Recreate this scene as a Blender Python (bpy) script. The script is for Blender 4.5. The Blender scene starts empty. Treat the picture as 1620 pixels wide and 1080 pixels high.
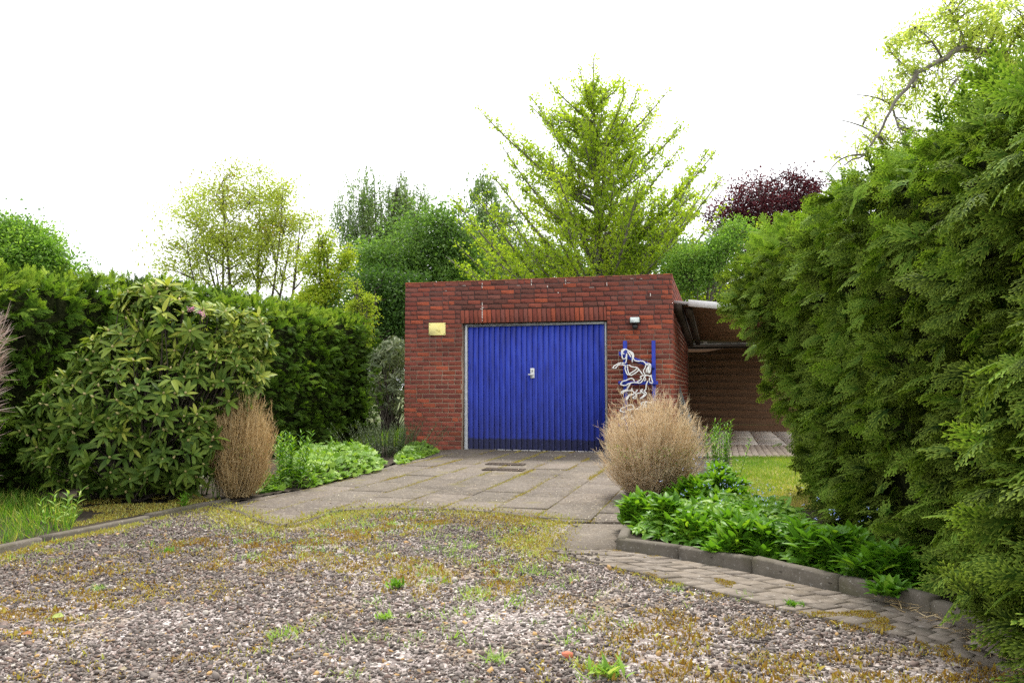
import bpy, math, random
import numpy as np
from mathutils import Vector, Matrix
rng = np.random.default_rng(11)
random.seed(5)
PI = math.pi
sc = bpy.context.scene
C = sc.collection

# ------------------------------------------------------------------ camera
PITCH = math.radians(3.36); CH = 1.08; F = 1260.0
cam = bpy.data.cameras.new('camera'); camo = bpy.data.objects.new('camera', cam); C.objects.link(camo)
camo.location = (0, 0, CH); camo.rotation_euler = (PI/2 + PITCH, 0, 0)
cam.sensor_width = 36; cam.lens = 36*F/1620; cam.clip_start = 0.05; cam.clip_end = 2000
sc.camera = camo
# ------------------------------------------------------------------ sky and sun
SUN_EL = math.radians(58); SUN_AZ = math.radians(14)      # azimuth from +Y towards +X: behind the garage
w = bpy.data.worlds.new('World'); sc.world = w; w.use_nodes = True
nt = w.node_tree; nt.nodes.clear()
wo = nt.nodes.new('ShaderNodeOutputWorld'); bg = nt.nodes.new('ShaderNodeBackground')
sky = nt.nodes.new('ShaderNodeTexSky'); sky.sky_type = 'NISHITA'; sky.sun_disc = False
sky.sun_elevation = SUN_EL; sky.sun_rotation = SUN_AZ; sky.dust_density = 4; sky.air_density = 1.0
hs = nt.nodes.new('ShaderNodeHueSaturation'); hs.inputs['Saturation'].default_value = 0.12
hs.inputs['Value'].default_value = 1.0
mx = nt.nodes.new('ShaderNodeMix'); mx.data_type = 'RGBA'; mx.inputs[0].default_value = 0.72
mx.inputs[7].default_value = (14.0, 14.2, 14.6, 1)
nt.links.new(sky.outputs[0], hs.inputs['Color']); nt.links.new(hs.outputs[0], mx.inputs[6])
nt.links.new(mx.outputs[2], bg.inputs['Color']); bg.inputs['Strength'].default_value = 0.1
nt.links.new(bg.outputs[0], wo.inputs['Surface'])
sd = bpy.data.lights.new('sun', 'SUN'); sd.energy = 3.4; sd.angle = math.radians(9); sd.color = (1.0, 0.95, 0.87)
so = bpy.data.objects.new('sun', sd); C.objects.link(so)
sv = Vector((math.sin(SUN_AZ)*math.cos(SUN_EL), math.cos(SUN_AZ)*math.cos(SUN_EL), math.sin(SUN_EL)))
so.rotation_euler = sv.to_track_quat('Z', 'Y').to_euler(); so.location = (10, 30, 40)
sc.view_settings.view_transform = 'Standard'; sc.view_settings.look = 'None'
sc.view_settings.exposure = 0.66; sc.view_settings.gamma = 1.0
sc.cycles.use_denoising = False
sc.cycles.max_bounces = 6; sc.cycles.diffuse_bounces = 3; sc.cycles.glossy_bounces = 2
sc.cycles.transmission_bounces = 4; sc.cycles.transparent_max_bounces = 4
sc.cycles.sample_clamp_indirect = 6

# ------------------------------------------------------------------ pixel helpers
Fw = np.array([0, math.cos(PITCH), math.sin(PITCH)]); Up = np.array([0, -math.sin(PITCH), math.cos(PITCH)])
def ray(px, py): return Fw + np.array([1., 0, 0])*(px-810)/F + Up*(540-py)/F
def G(px, py, z=0.0):
    d = ray(px, py); t = (z-CH)/d[2]; return np.array([0, 0, CH]) + d*t
def P(px, py, Y):
    d = ray(px, py); return np.array([0, 0, CH]) + d*(Y/d[1])
def PXS(Y): return Y/F            # metres per photo pixel at depth Y

# ------------------------------------------------------------------ mesh helpers
def setp(o, label=None, cat=None, group=None, kind=None):
    if label: o['label'] = label
    if cat: o['category'] = cat
    if group: o['group'] = group
    if kind: o['kind'] = kind
    return o
def thing(name, label, cat, loc=(0, 0, 0), rotz=0, group=None):
    o = bpy.data.objects.new(name, None); C.objects.link(o); o.location = [float(a) for a in loc]
    o.rotation_euler = (0, 0, rotz); o.empty_display_size = 0.2
    return setp(o, label, cat, group)
def mesh(name, V, Fs, mat=None, parent=None, attrs=None, smooth=False, origin=None):
    """V (n,3); Fs list of int arrays (m,k). origin: world point subtracted from V (vertices given in world space)."""
    V = np.asarray(V, dtype=np.float64)
    org = None
    if origin is not None: org = np.asarray(origin, dtype=float)
    elif parent is not None and parent.type == 'EMPTY' and parent.get('worldspace'): org = np.array(parent.location)
    if org is not None: V = V - org
    me = bpy.data.meshes.new(name)
    if isinstance(Fs, np.ndarray): Fs = [Fs]
    Fs = [np.asarray(f) for f in Fs if len(f)]
    nf = sum(len(f) for f in Fs)
    lt = np.concatenate([np.full(len(f), f.shape[1]) for f in Fs]); li = np.concatenate([f.ravel() for f in Fs])
    ls = np.concatenate([[0], np.cumsum(lt)[:-1]])
    me.vertices.add(len(V)); me.vertices.foreach_set('co', V.ravel().astype(np.float32))
    me.loops.add(len(li)); me.loops.foreach_set('vertex_index', li.astype(np.int32))
    me.polygons.add(nf); me.polygons.foreach_set('loop_start', ls.astype(np.int32))
    try: me.polygons.foreach_set('loop_total', lt.astype(np.int32))
    except Exception: pass
    me.update(calc_edges=True)
    if attrs:
        for k, a in attrs.items():
            a = np.asarray(a, dtype=np.float32)
            if a.ndim == 2:
                at = me.attributes.new(k, 'FLOAT_COLOR', 'POINT')
                if a.shape[1] == 3: a = np.concatenate([a, np.ones((len(a), 1), np.float32)], 1)
                at.data.foreach_set('color', a.ravel())
            else:
                at = me.attributes.new(k, 'FLOAT', 'POINT'); at.data.foreach_set('value', a)
    if smooth: me.polygons.foreach_set('use_smooth', np.ones(nf, bool))
    if mat: me.materials.append(mat)
    o = bpy.data.objects.new(name, me); C.objects.link(o)
    if parent is not None: o.parent = parent
    elif org is not None: o.location = org
    return o
def wthing(name, label, cat, loc, group=None):
    o = thing(name, label, cat, loc, 0, group); o['worldspace'] = 1; return o

class MB:
    """collects pieces"""
    def __init__(s): s.V = []; s.F = {}; s.n = 0; s.A = {}
    def add(s, V, Fs, **at):
        V = np.asarray(V, float).reshape(-1, 3)
        if isinstance(Fs, np.ndarray) and Fs.dtype != object: Fs = [Fs]
        for f in Fs:
            f = np.asarray(f, dtype=np.int64)
            if f.ndim == 1: f = f[None]
            s.F.setdefault(f.shape[1], []).append(f + s.n)
        s.V.append(V); s.n += len(V)
        for k, a in at.items():
            a = np.asarray(a, float)
            if a.ndim == 0: a = np.full(len(V), a)
            elif a.ndim == 1 and len(a) == 3 and len(V) != 3: a = np.tile(a, (len(V), 1))
            s.A.setdefault(k, []).append(a)
        return s
    def box(s, lo, hi, M=None, **at):
        x0, y0, z0 = lo; x1, y1, z1 = hi
        V = np.array([[x0,y0,z0],[x1,y0,z0],[x1,y1,z0],[x0,y1,z0],[x0,y0,z1],[x1,y0,z1],[x1,y1,z1],[x0,y1,z1]], float)
        if M is not None: V = (np.asarray(M[0]) @ V.T).T + np.asarray(M[1])
        return s.add(V, np.array([[0,3,2,1],[4,5,6,7],[0,1,5,4],[1,2,6,5],[2,3,7,6],[3,0,4,7]]), **at)
    def bbox(s, lo, hi, b=0.005, **at):
        """box with chamfered edges"""
        lo = np.array(lo, float); hi = np.array(hi, float); b = min(b, *( (hi-lo)/2.01))
        V = []; idx = {}
        for i in (0, 1):
            for j in (0, 1):
                for k in (0, 1):
                    for a in range(3):
                        p = np.array([ (lo, hi)[i][0], (lo, hi)[j][1], (lo, hi)[k][2]])
                        sg = np.array([1-2*i, 1-2*j, 1-2*k])*b
                        q = p + sg; q[a] = p[a]
                        idx[(i, j, k, a)] = len(V); V.append(q)
        Q = []; T = []
        for a in range(3):
            for v in (0, 1):
                c = [(0,0),(1,0),(1,1),(0,1)]
                o = [x for x in range(3) if x != a]
                f = []
                for p, q in c:
                    key = [0, 0, 0]; key[a] = v; key[o[0]] = p; key[o[1]] = q
                    f.append(idx[(*key, a)])
                flip = (v == 0) ^ (a == 1)
                Q.append(f[::-1] if flip else f)
        for e in range(3):
            o = [x for x in range(3) if x != e]
            for p in (0, 1):
                for q in (0, 1):
                    k0 = [0,0,0]; k0[o[0]] = p; k0[o[1]] = q; k1 = list(k0); k1[e] = 1
                    Q.append([idx[(*k0, o[0])], idx[(*k1, o[0])], idx[(*k1, o[1])], idx[(*k0, o[1])]])
        for i in (0, 1):
            for j in (0, 1):
                for k in (0, 1): T.append([idx[(i,j,k,0)], idx[(i,j,k,1)], idx[(i,j,k,2)]])
        return s.add(np.array(V), [np.array(Q), np.array(T)], **at)
    def tube(s, pts, rad, sides=6, cap=True, **at):
        pts = np.asarray(pts, float); n = len(pts); rad = np.broadcast_to(np.asarray(rad, float), (n,))
        d = np.gradient(pts, axis=0); d /= np.linalg.norm(d, axis=1, keepdims=True) + 1e-9
        ref = np.array([0, 0, 1.]) if abs(d[0][2]) < .9 else np.array([1., 0, 0])
        a = np.cross(d, ref); a /= np.linalg.norm(a, axis=1, keepdims=True) + 1e-9; b = np.cross(d, a)
        th = np.arange(sides)*2*PI/sides
        V = pts[:, None] + rad[:, None, None]*(a[:, None]*np.cos(th)[None, :, None] + b[:, None]*np.sin(th)[None, :, None])
        i = np.arange(n-1)[:, None]*sides; j = np.arange(sides)[None]; k = (j+1) % sides
        Fq = np.stack([i+j, i+k, i+sides+k, i+sides+j], -1).reshape(-1, 4)
        Fs = [Fq]
        if cap: Fs += [np.arange(sides)[None][:, ::-1], (np.arange(sides)+(n-1)*sides)[None]]
        if 'tipv' in at:
            tv = at.pop('tipv'); at['tip'] = np.repeat(np.broadcast_to(tv, (n,)), sides)
        return s.add(V.reshape(-1, 3), Fs, **at)
    def build(s, name, mat=None, parent=None, smooth=False, origin=None):
        if not s.V: return None
        return mesh(name, np.concatenate(s.V), [np.concatenate(f) for f in s.F.values()], mat, parent,
                    {k: np.concatenate(a) for k, a in s.A.items()}, smooth, origin)

def nrm(a): return a/(np.linalg.norm(a, axis=-1, keepdims=True) + 1e-9)
def rvec(n): return nrm(rng.normal(size=(n, 3)))
def inst(T, pos, y, n, s, tint=None, sx=None):
    """T=(V,F,tip): template grown along +y, face normal +z. One copy per row of pos."""
    TV, TF, TT = T; N = len(pos); y = nrm(y); x = nrm(np.cross(y, n)); z = np.cross(x, y)
    s = np.broadcast_to(np.asarray(s, float), (N,)); sxx = s if sx is None else s*sx
    V = (pos[:, None] + TV[None, :, 0:1]*x[:, None]*sxx[:, None, None] + TV[None, :, 1:2]*y[:, None]*s[:, None, None]
         + TV[None, :, 2:3]*z[:, None]*s[:, None, None]).reshape(-1, 3)
    Fs = [ (f[None] + (np.arange(N)*len(TV))[:, None, None]).reshape(-1, f.shape[1]) for f in TF]
    if tint is None: tint = rng.random(N)
    return V, Fs, np.repeat(tint, len(TV)), np.tile(TT, N)
def addi(mb, T, pos, y, n, s, tint=None, sx=None):
    if len(pos) == 0: return mb
    V, Fs, ti, tp = inst(T, pos, y, n, s, tint, sx); return mb.add(V, Fs, tint=ti, tip=tp)

# templates ---------------------------------------------------------
def t_blade(segs=3, w=.06, bend=.35):
    V = []; F_ = []; T = []
    for i in range(segs):
        t = i/segs; V += [[-w*(1-t*.6)/2, t, -bend*t*t], [w*(1-t*.6)/2, t, -bend*t*t]]; T += [t, t]
    V.append([0, 1, -bend]); T.append(1)
    q = [[2*i, 2*i+1, 2*i+3, 2*i+2] for i in range(segs-1)]
    return np.array(V, float), [np.array(q).reshape(-1, 4), np.array([[2*segs-2, 2*segs-1, 2*segs]])], np.array(T, float)
def t_leaf(w=.35, segs=4, bend=.3, fold=.08, wp=.55):
    ys = np.linspace(0, 1, segs+1); V = []; T = []
    for t in ys:
        ww = w/2*math.sin(PI*min(max(t**wp*0.96+.02, 0), 1)) ; z = -bend*t*t
        V += [[-ww, t, z+fold*ww/w*2], [0, t, z], [ww, t, z+fold*ww/w*2]]; T += [t]*3
    q = []
    for i in range(segs): a = 3*i; q += [[a, a+1, a+4, a+3], [a+1, a+2, a+5, a+4]]
    return np.array(V, float), [np.array(q)], np.array(T, float)
def t_rhomb(w=.5, fold=.1, bend=.1):
    return np.array([[0, 0, 0], [w/2, .45, fold], [0, 1, -bend], [-w/2, .45, fold]], float), [np.array([[0, 1, 2], [0, 2, 3]])], np.array([0, .5, 1, .5])
def t_fan():
    return np.array([[0, 0, 0], [.5, .75, .05], [.22, 1, -.03], [0, .9, 0], [-.22, 1, .03], [-.5, .75, -.02]], float), \
        [np.array([[0, 1, 2], [0, 2, 3], [0, 3, 4], [0, 4, 5]])], np.array([0, 1, 1, .8, 1, 1.])
def t_lobed(n=5, cup=.12):
    V = [[0, 0, 0]]; T = [0]
    for i in range(n*2+1):
        a = -2.5 + 5.0*i/(n*2); r = 1.0 if i % 2 == 1 else .58
        V.append([math.sin(a)*r*.6, math.cos(a)*r*.6 + .3, cup*r*r - .05]); T.append(r)
    return np.array(V, float), [np.array([[0, i+2, i+1] for i in range(n*2)])], np.array(T, float)
def t_spray(pairs=8, second=True, seed=1, droop=.28, ang=42, w=.042):
    r = np.random.default_rng(seed); V = []; Q = []; T = []
    def z_of(x, y): return -droop*(x*x*1.3 + y*y)
    def leaflet(bx, by, a, L, wd, tip0):
        n = len(V); dx, dy = math.sin(a), math.cos(a); pxx, pyy = dy, -dx
        for (t, ww) in ((0, .35), (.5, 1.0), (1, .1)):
            cx, cy = bx+dx*L*t, by+dy*L*t
            # slight upward curl towards the tip
            a2 = 0
            V.append([cx+pxx*ww*wd/2, cy+pyy*ww*wd/2, z_of(cx, cy)]); V.append([cx-pxx*ww*wd/2, cy-pyy*ww*wd/2, z_of(cx, cy)])
            T.extend([min(1, tip0 + t*(1-tip0)*.9)]*2)
        Q.append([n, n+2, n+3, n+1]); Q.append([n+2, n+4, n+5, n+3])
    leaflet(0, 0, 0, 1, w*1.1, 0)
    for i in range(pairs):
        t = .1 + .82*i/(pairs-1)
        for s in (-1, 1):
            if r.random() < .08: continue
            tt = t + r.uniform(-.03, .03); a = s*math.radians(ang + r.uniform(-8, 8) - 12*t)
            L = (.50*(1-t)**.8 + .10)*r.uniform(.8, 1.15)
            leaflet(0, tt, a, L, w, .25*t)
            if second and L > .14:
                m = max(1, int(L/.17))
                for k in range(m):
                    q = .25 + .65*k/max(1, m-1)
                    for s2 in (-1, 1):
                        leaflet(math.sin(a)*L*q, tt+math.cos(a)*L*q, a*.75 + s2*math.radians(38), L*.42*(1.15-q*.6), w*.8, .4)
    return np.array(V, float), [np.array(Q)], np.array(T, float)
T_BLADE = t_blade(); T_LEAF = t_leaf(); T_RH = t_leaf(.31, 5, .22, .06, .8)
for _i in range(18):
    _t = _i//3/5; _k = math.sin(PI*min(max(_t**.8*.96+.02, 0), 1)); T_RH[0][_i, 0] *= (_k**.6)/max(_k, .05)*1.0 if _k > .05 else 1; T_RHOMB = t_rhomb(); T_FAN = t_fan(); T_LOB = t_lobed()
SPR_HI = [t_spray(6, True, s, w=.080, ang=50, droop=.45) for s in (1, 2, 3, 4)]
SPR_LO = [t_spray(6, False, s, .2, w=.095) for s in (5, 6, 7)]
def ico():
    p = (1+5**.5)/2
    V = nrm(np.array([[-1,p,0],[1,p,0],[-1,-p,0],[1,-p,0],[0,-1,p],[0,1,p],[0,-1,-p],[0,1,-p],[p,0,-1],[p,0,1],[-p,0,-1],[-p,0,1]], float))
    Fi = np.array([[0,11,5],[0,5,1],[0,1,7],[0,7,10],[0,10,11],[1,5,9],[5,11,4],[11,10,2],[10,7,6],[7,1,8],[3,9,4],[3,4,2],[3,2,6],[3,6,8],[3,8,9],[4,9,5],[2,4,11],[6,2,10],[8,6,7],[9,8,1]])
    return V, Fi
def vnoise(x, y, sc_=1.0, seed=0):
    """value noise, numpy"""
    x = np.asarray(x)*sc_; y = np.asarray(y)*sc_; xi = np.floor(x).astype(int); yi = np.floor(y).astype(int); fx = x-xi; fy = y-yi
    def h(a, b):
        v = np.sin(a*127.1 + b*311.7 + seed*74.7)*43758.5453; return v - np.floor(v)
    fx = fx*fx*(3-2*fx); fy = fy*fy*(3-2*fy)
    return (h(xi, yi)*(1-fx) + h(xi+1, yi)*fx)*(1-fy) + (h(xi, yi+1)*(1-fx) + h(xi+1, yi+1)*fx)*fy
def fbm(x, y, s=1., seed=0, oct=4):
    t = 0; a = .5; tot = 0
    for i in range(oct): t = t + a*vnoise(x, y, s*2**i, seed+i*13); tot += a; a *= .5
    return t/tot
def inpoly(x, y, poly):
    c = np.zeros(len(x), bool); n = len(poly); j = n-1
    for i in range(n):
        xi, yi = poly[i][0], poly[i][1]; xj, yj = poly[j][0], poly[j][1]
        k = ((yi > y) != (yj > y)) & (x < (xj-xi)*(y-yi)/(yj-yi+1e-12)+xi); c ^= k; j = i
    return c
def polysample(poly, n):
    poly = np.array([p[:2] for p in poly]); lo = poly.min(0); hi = poly.max(0)
    out = np.zeros((0, 2))
    while len(out) < n:
        q = lo + rng.random((n*2, 2))*(hi-lo); q = q[inpoly(q[:, 0], q[:, 1], poly)]; out = np.concatenate([out, q])
    return out[:n]
def area(poly):
    p = np.array([q[:2] for q in poly]); return abs(np.dot(p[:, 0], np.roll(p[:, 1], 1)) - np.dot(p[:, 1], np.roll(p[:, 0], 1)))/2
def d_edge(x, y, poly, closed=False):
    best = np.full(len(x), 1e9); n = len(poly)
    for i in range(n if closed else n-1):
        a = np.array(poly[i][:2]); b = np.array(poly[(i+1) % n][:2]); ab = b-a
        t = np.clip(((x-a[0])*ab[0]+(y-a[1])*ab[1])/(ab@ab+1e-12), 0, 1)
        best = np.minimum(best, np.hypot(x-a[0]-t*ab[0], y-a[1]-t*ab[1]))
    return best

# ------------------------------------------------------------------ materials
def newmat(name):
    m = bpy.data.materials.new(name); m.use_nodes = True; m.node_tree.nodes.clear()
    return m, m.node_tree
def N(nt, t, **kw):
    n = nt.nodes.new(t)
    for k, v in kw.items():
        if k in n.inputs.keys(): n.inputs[k].default_value = v
        else: setattr(n, k, v)
    return n
def ramp(nt, stops, fac=None, interp='LINEAR'):
    r = nt.nodes.new('ShaderNodeValToRGB'); r.color_ramp.interpolation = interp
    e = r.color_ramp.elements
    while len(e) < len(stops): e.new(.5)
    for el, (p, c) in zip(e, stops): el.position = p; el.color = (*c, 1)
    if fac is not None: nt.links.new(fac, r.inputs[0])
    return r
def mixc(nt, f, a, b, mode='MIX'):
    m = nt.nodes.new('ShaderNodeMix'); m.data_type = 'RGBA'; m.blend_type = mode
    for sck, v in ((0, f), (6, a), (7, b)):
        if hasattr(v, 'is_output') or isinstance(v, bpy.types.NodeSocket): nt.links.new(v, m.inputs[sck])
        else: m.inputs[sck].default_value = v if sck == 0 else ((*v, 1) if len(v) == 3 else v)
    return m.outputs[2]
def leafmat(name, stops, tipc=None, tipf=.5, rough=.55, trans=.3, spec=.25, tc=(1.5, 1.6, .7), tpow=2.0):
    m, nt = newmat(name); L = nt.links
    a = N(nt, 'ShaderNodeAttribute', attribute_name='tint'); r = ramp(nt, stops, a.outputs['Fac'])
    col = r.outputs[0]
    if tipc:
        t = N(nt, 'ShaderNodeAttribute', attribute_name='tip')
        mm = N(nt, 'ShaderNodeMath', operation='POWER'); L.new(t.outputs['Fac'], mm.inputs[0]); mm.inputs[1].default_value = tpow
        m2 = N(nt, 'ShaderNodeMath', operation='MULTIPLY'); L.new(mm.outputs[0], m2.inputs[0]); m2.inputs[1].default_value = tipf
        col = mixc(nt, m2.outputs[0], col, tipc)
    b = N(nt, 'ShaderNodeBsdfPrincipled'); L.new(col, b.inputs['Base Color']); b.inputs['Roughness'].default_value = rough
    b.inputs['Specular IOR Level'].default_value = spec
    o = N(nt, 'ShaderNodeOutputMaterial')
    if trans > 0:
        tr = N(nt, 'ShaderNodeBsdfTranslucent'); tcol = mixc(nt, 1.0, col, tc, 'MULTIPLY'); L.new(tcol, tr.inputs['Color'])
        ms = N(nt, 'ShaderNodeMixShader'); ms.inputs[0].default_value = trans
        L.new(b.outputs[0], ms.inputs[1]); L.new(tr.outputs[0], ms.inputs[2]); L.new(ms.outputs[0], o.inputs['Surface'])
    else: L.new(b.outputs[0], o.inputs['Surface'])
    return m
def noisemat(name, stops, scale=5, detail=6, rough=.8, bump=.3, bscale=40, spec=.3, metal=0, coord='Object', dist=0.02, stops2=None, scale2=60, f2=.35, stretch=None):
    m, nt = newmat(name); L = nt.links
    tc = N(nt, 'ShaderNodeTexCoord'); src = tc.outputs[coord]
    if stretch:
        mp = N(nt, 'ShaderNodeMapping'); mp.inputs['Scale'].default_value = stretch; L.new(src, mp.inputs[0]); src = mp.outputs[0]
    n = N(nt, 'ShaderNodeTexNoise', Scale=scale, Detail=detail); L.new(src, n.inputs['Vector'])
    col = ramp(nt, stops, n.outputs['Fac']).outputs[0]
    if stops2:
        n2 = N(nt, 'ShaderNodeTexNoise', Scale=scale2, Detail=4); L.new(src, n2.inputs['Vector'])
        col = mixc(nt, f2, col, ramp(nt, stops2, n2.outputs['Fac']).outputs[0])
    b = N(nt, 'ShaderNodeBsdfPrincipled', Roughness=rough, Metallic=metal); L.new(col, b.inputs['Base Color']); b.inputs['Specular IOR Level'].default_value = spec
    if bump:
        nb = N(nt, 'ShaderNodeTexNoise', Scale=bscale, Detail=5); L.new(src, nb.inputs['Vector'])
        bp = N(nt, 'ShaderNodeBump', Strength=bump, Distance=dist); L.new(nb.outputs['Fac'], bp.inputs['Height']); L.new(bp.outputs[0], b.inputs['Normal'])
    o = N(nt, 'ShaderNodeOutputMaterial'); L.new(b.outputs[0], o.inputs['Surface'])
    return m
def attrmat(name, rough=.85, spec=.2, nscale=30, namt=.35, bump=.3, dark=(.03, .02, .018), stain=None):
    """base colour from the 'col' vertex colour, broken up with noise and stains"""
    m, nt = newmat(name); L = nt.links
    a = N(nt, 'ShaderNodeAttribute', attribute_name='col'); tc = N(nt, 'ShaderNodeTexCoord')
    n = N(nt, 'ShaderNodeTexNoise', Scale=nscale, Detail=6); L.new(tc.outputs['Object'], n.inputs['Vector'])
    r = ramp(nt, [(.35, (0, 0, 0)), (.7, (1, 1, 1))], n.outputs['Fac'])
    mu = N(nt, 'ShaderNodeMath', operation='MULTIPLY'); L.new(r.outputs[0], mu.inputs[0]); mu.inputs[1].default_value = namt
    col = mixc(nt, mu.outputs[0], a.outputs['Color'], dark)
    if stain:
        for (ssc, lo, hi, amt, c, st) in stain:
            mp = N(nt, 'ShaderNodeMapping'); mp.inputs['Scale'].default_value = st; L.new(tc.outputs['Object'], mp.inputs[0])
            n2 = N(nt, 'ShaderNodeTexNoise', Scale=ssc, Detail=5, Roughness=.65); L.new(mp.outputs[0], n2.inputs['Vector'])
            r2 = ramp(nt, [(lo, (0, 0, 0)), (hi, (amt,)*3)], n2.outputs['Fac']); col = mixc(nt, r2.outputs[0], col, c)
    b = N(nt, 'ShaderNodeBsdfPrincipled', Roughness=rough); b.inputs['Specular IOR Level'].default_value = spec; L.new(col, b.inputs['Base Color'])
    if bump:
        nb = N(nt, 'ShaderNodeTexNoise', Scale=nscale*3, Detail=5); L.new(tc.outputs['Object'], nb.inputs['Vector'])
        bp = N(nt, 'ShaderNodeBump', Strength=bump, Distance=.006); L.new(nb.outputs['Fac'], bp.inputs['Height']); L.new(bp.outputs[0], b.inputs['Normal'])
    o = N(nt, 'ShaderNodeOutputMaterial'); L.new(b.outputs[0], o.inputs['Surface'])
    return m
def plain(name, c, rough=.5, metal=0, spec=.5):
    return noisemat(name, [(.3, tuple(x*.85 for x in c)), (.7, c)], 12, 4, rough, .08, 60, spec, metal)

M_bark = noisemat('bark', [(.3, (.05, .04, .03)), (.7, (.13, .11, .09))], 8, 6, .9, .6, 20, stretch=(4, 4, 1))
M_bark_g = noisemat('bark_grey', [(.3, (.10, .09, .075)), (.7, (.22, .2, .17))], 8, 6, .9, .6, 20)
M_twig = noisemat('dead_twig', [(.3, (.05, .035, .02)), (.7, (.12, .085, .05))], 20, 4, .9, 0)
M_core = noisemat('hedge_blocker', [(.35, (.010, .013, .006)), (.65, (.03, .035, .014))], 14, 5, 1.0, .8, 25, spec=0, dist=.08)
M_soil = noisemat('soil', [(.3, (.02, .014, .009)), (.7, (.055, .04, .026))], 6, 8, .95, .8, 45, stops2=[(.4, (.015, .01, .006)), (.7, (.06, .048, .025))])
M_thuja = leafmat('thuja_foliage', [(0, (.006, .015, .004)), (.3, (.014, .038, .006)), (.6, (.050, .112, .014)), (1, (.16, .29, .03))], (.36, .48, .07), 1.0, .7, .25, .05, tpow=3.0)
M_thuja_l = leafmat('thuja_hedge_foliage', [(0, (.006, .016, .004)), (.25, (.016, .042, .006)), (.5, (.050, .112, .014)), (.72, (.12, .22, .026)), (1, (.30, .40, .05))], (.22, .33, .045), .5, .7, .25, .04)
M_ginkgo = leafmat('ginkgo_leaf', [(0, (.19, .30, .025)), (.5, (.34, .48, .04)), (1, (.52, .62, .07))], None, rough=.5, trans=.55, tc=(1.3, 1.25, .6), spec=.1)
M_yel = leafmat('yellow_shoots', [(0, (.20, .30, .025)), (.5, (.34, .45, .035)), (1, (.5, .55, .06))], None, trans=.45, tc=(1.2, 1.2, .6))
M_fan = leafmat('spring_leaf', [(0, (.24, .17, .05)), (.25, (.30, .35, .06)), (.7, (.42, .52, .08)), (1, (.56, .62, .12))], None, trans=.45, tc=(1.2, 1.2, .6))
M_birch = leafmat('birch_leaf', [(0, (.09, .15, .05)), (.5, (.16, .25, .08)), (1, (.28, .38, .13))], None, trans=.35)
M_green = leafmat('tree_leaf', [(0, (.05, .10, .025)), (.5, (.12, .22, .05)), (1, (.24, .38, .09))], None, trans=.35)
M_dark = leafmat('dark_tree_leaf', [(0, (.025, .06, .015)), (.5, (.05, .11, .022)), (1, (.10, .19, .035))], None, trans=.3)
M_bright = leafmat('bright_tree_leaf', [(0, (.07, .15, .025)), (.5, (.15, .28, .045)), (1, (.28, .42, .08))], None, trans=.4)
M_maple = leafmat('red_maple_leaf', [(0, (.025, .006, .010)), (.6, (.06, .014, .022)), (1, (.16, .04, .05))], None, trans=.3, tc=(1.6, .8, .8))
M_fruit = leafmat('fruit_tree_leaf', [(0, (.26, .36, .06)), (.5, (.46, .56, .12)), (1, (.64, .70, .22))], None, trans=.6, tc=(1.2, 1.2, .7))
M_rhodo = leafmat('rhododendron_leaf', [(0, (.035, .08, .012)), (.45, (.08, .15, .02)), (.8, (.19, .26, .035)), (1, (.42, .45, .08))], (.24, .30, .06), .35, .5, .2, .15)
M_bud = leafmat('bud', [(0, (.35, .32, .12)), (1, (.5, .42, .2))], None, trans=0)
M_dry = leafmat('dry_twigs', [(0, (.42, .29, .15)), (.5, (.62, .47, .28)), (1, (.80, .66, .45))], (.95, .86, .68), .95, .7, .2, tc=(1.1, 1, .9))
M_dryl = leafmat('dry_brown_twigs', [(0, (.36, .25, .11)), (.5, (.55, .41, .20)), (1, (.72, .58, .34))], (.5, .33, .15), .6, .7, .2, tc=(1.1, 1, .9))
M_dryp = leafmat('pink_grey_twigs', [(0, (.2, .13, .1)), (.5, (.38, .28, .24)), (1, (.6, .5, .44))], (.65, .55, .5), .6, .7, .15, tc=(1.1, 1, .9))
M_lush = leafmat('bed_leaf', [(0, (.05, .14, .012)), (.5, (.12, .27, .02)), (1, (.28, .44, .035))], (.16, .38, .03), .4, .45, .35, tc=(1.4, 1.4, .6))
M_ger = leafmat('geranium_leaf', [(0, (.08, .18, .02)), (.5, (.16, .30, .032)), (1, (.32, .46, .06))], (.24, .38, .05), .4, .5, .3)
M_sage = leafmat('sage_leaf', [(0, (.05, .065, .035)), (.5, (.09, .12, .06)), (1, (.16, .2, .1))], None, trans=.2)
M_grass = leafmat('grass', [(0, (.07, .17, .015)), (.5, (.13, .28, .025)), (.85, (.28, .36, .05)), (1, (.5, .42, .14))], None, trans=.35)
M_lawn = leafmat('lawn_grass', [(0, (.10, .2, .015)), (.45, (.2, .3, .03)), (.75, (.42, .38, .08)), (1, (.6, .45, .17))], None, trans=.3)
M_moss = leafmat('moss', [(0, (.14, .075, .02)), (.25, (.31, .18, .035)), (.55, (.42, .35, .07)), (.85, (.37, .42, .10)), (1, (.58, .54, .28))], None, trans=.15, rough=.9, spec=.05)
M_weed = leafmat('weed_leaf', [(0, (.12, .24, .03)), (.5, (.24, .4, .06)), (1, (.45, .52, .16))], None, trans=.3)
M_fmn = leafmat('blue_flower', [(0, (.25, .35, .8)), (.7, (.4, .5, .9)), (1, (.75, .8, .95))], None, trans=.1)
M_pinkf = leafmat('purple_flower', [(0, (.5, .12, .4)), (1, (.75, .35, .65))], None, trans=.2)

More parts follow.
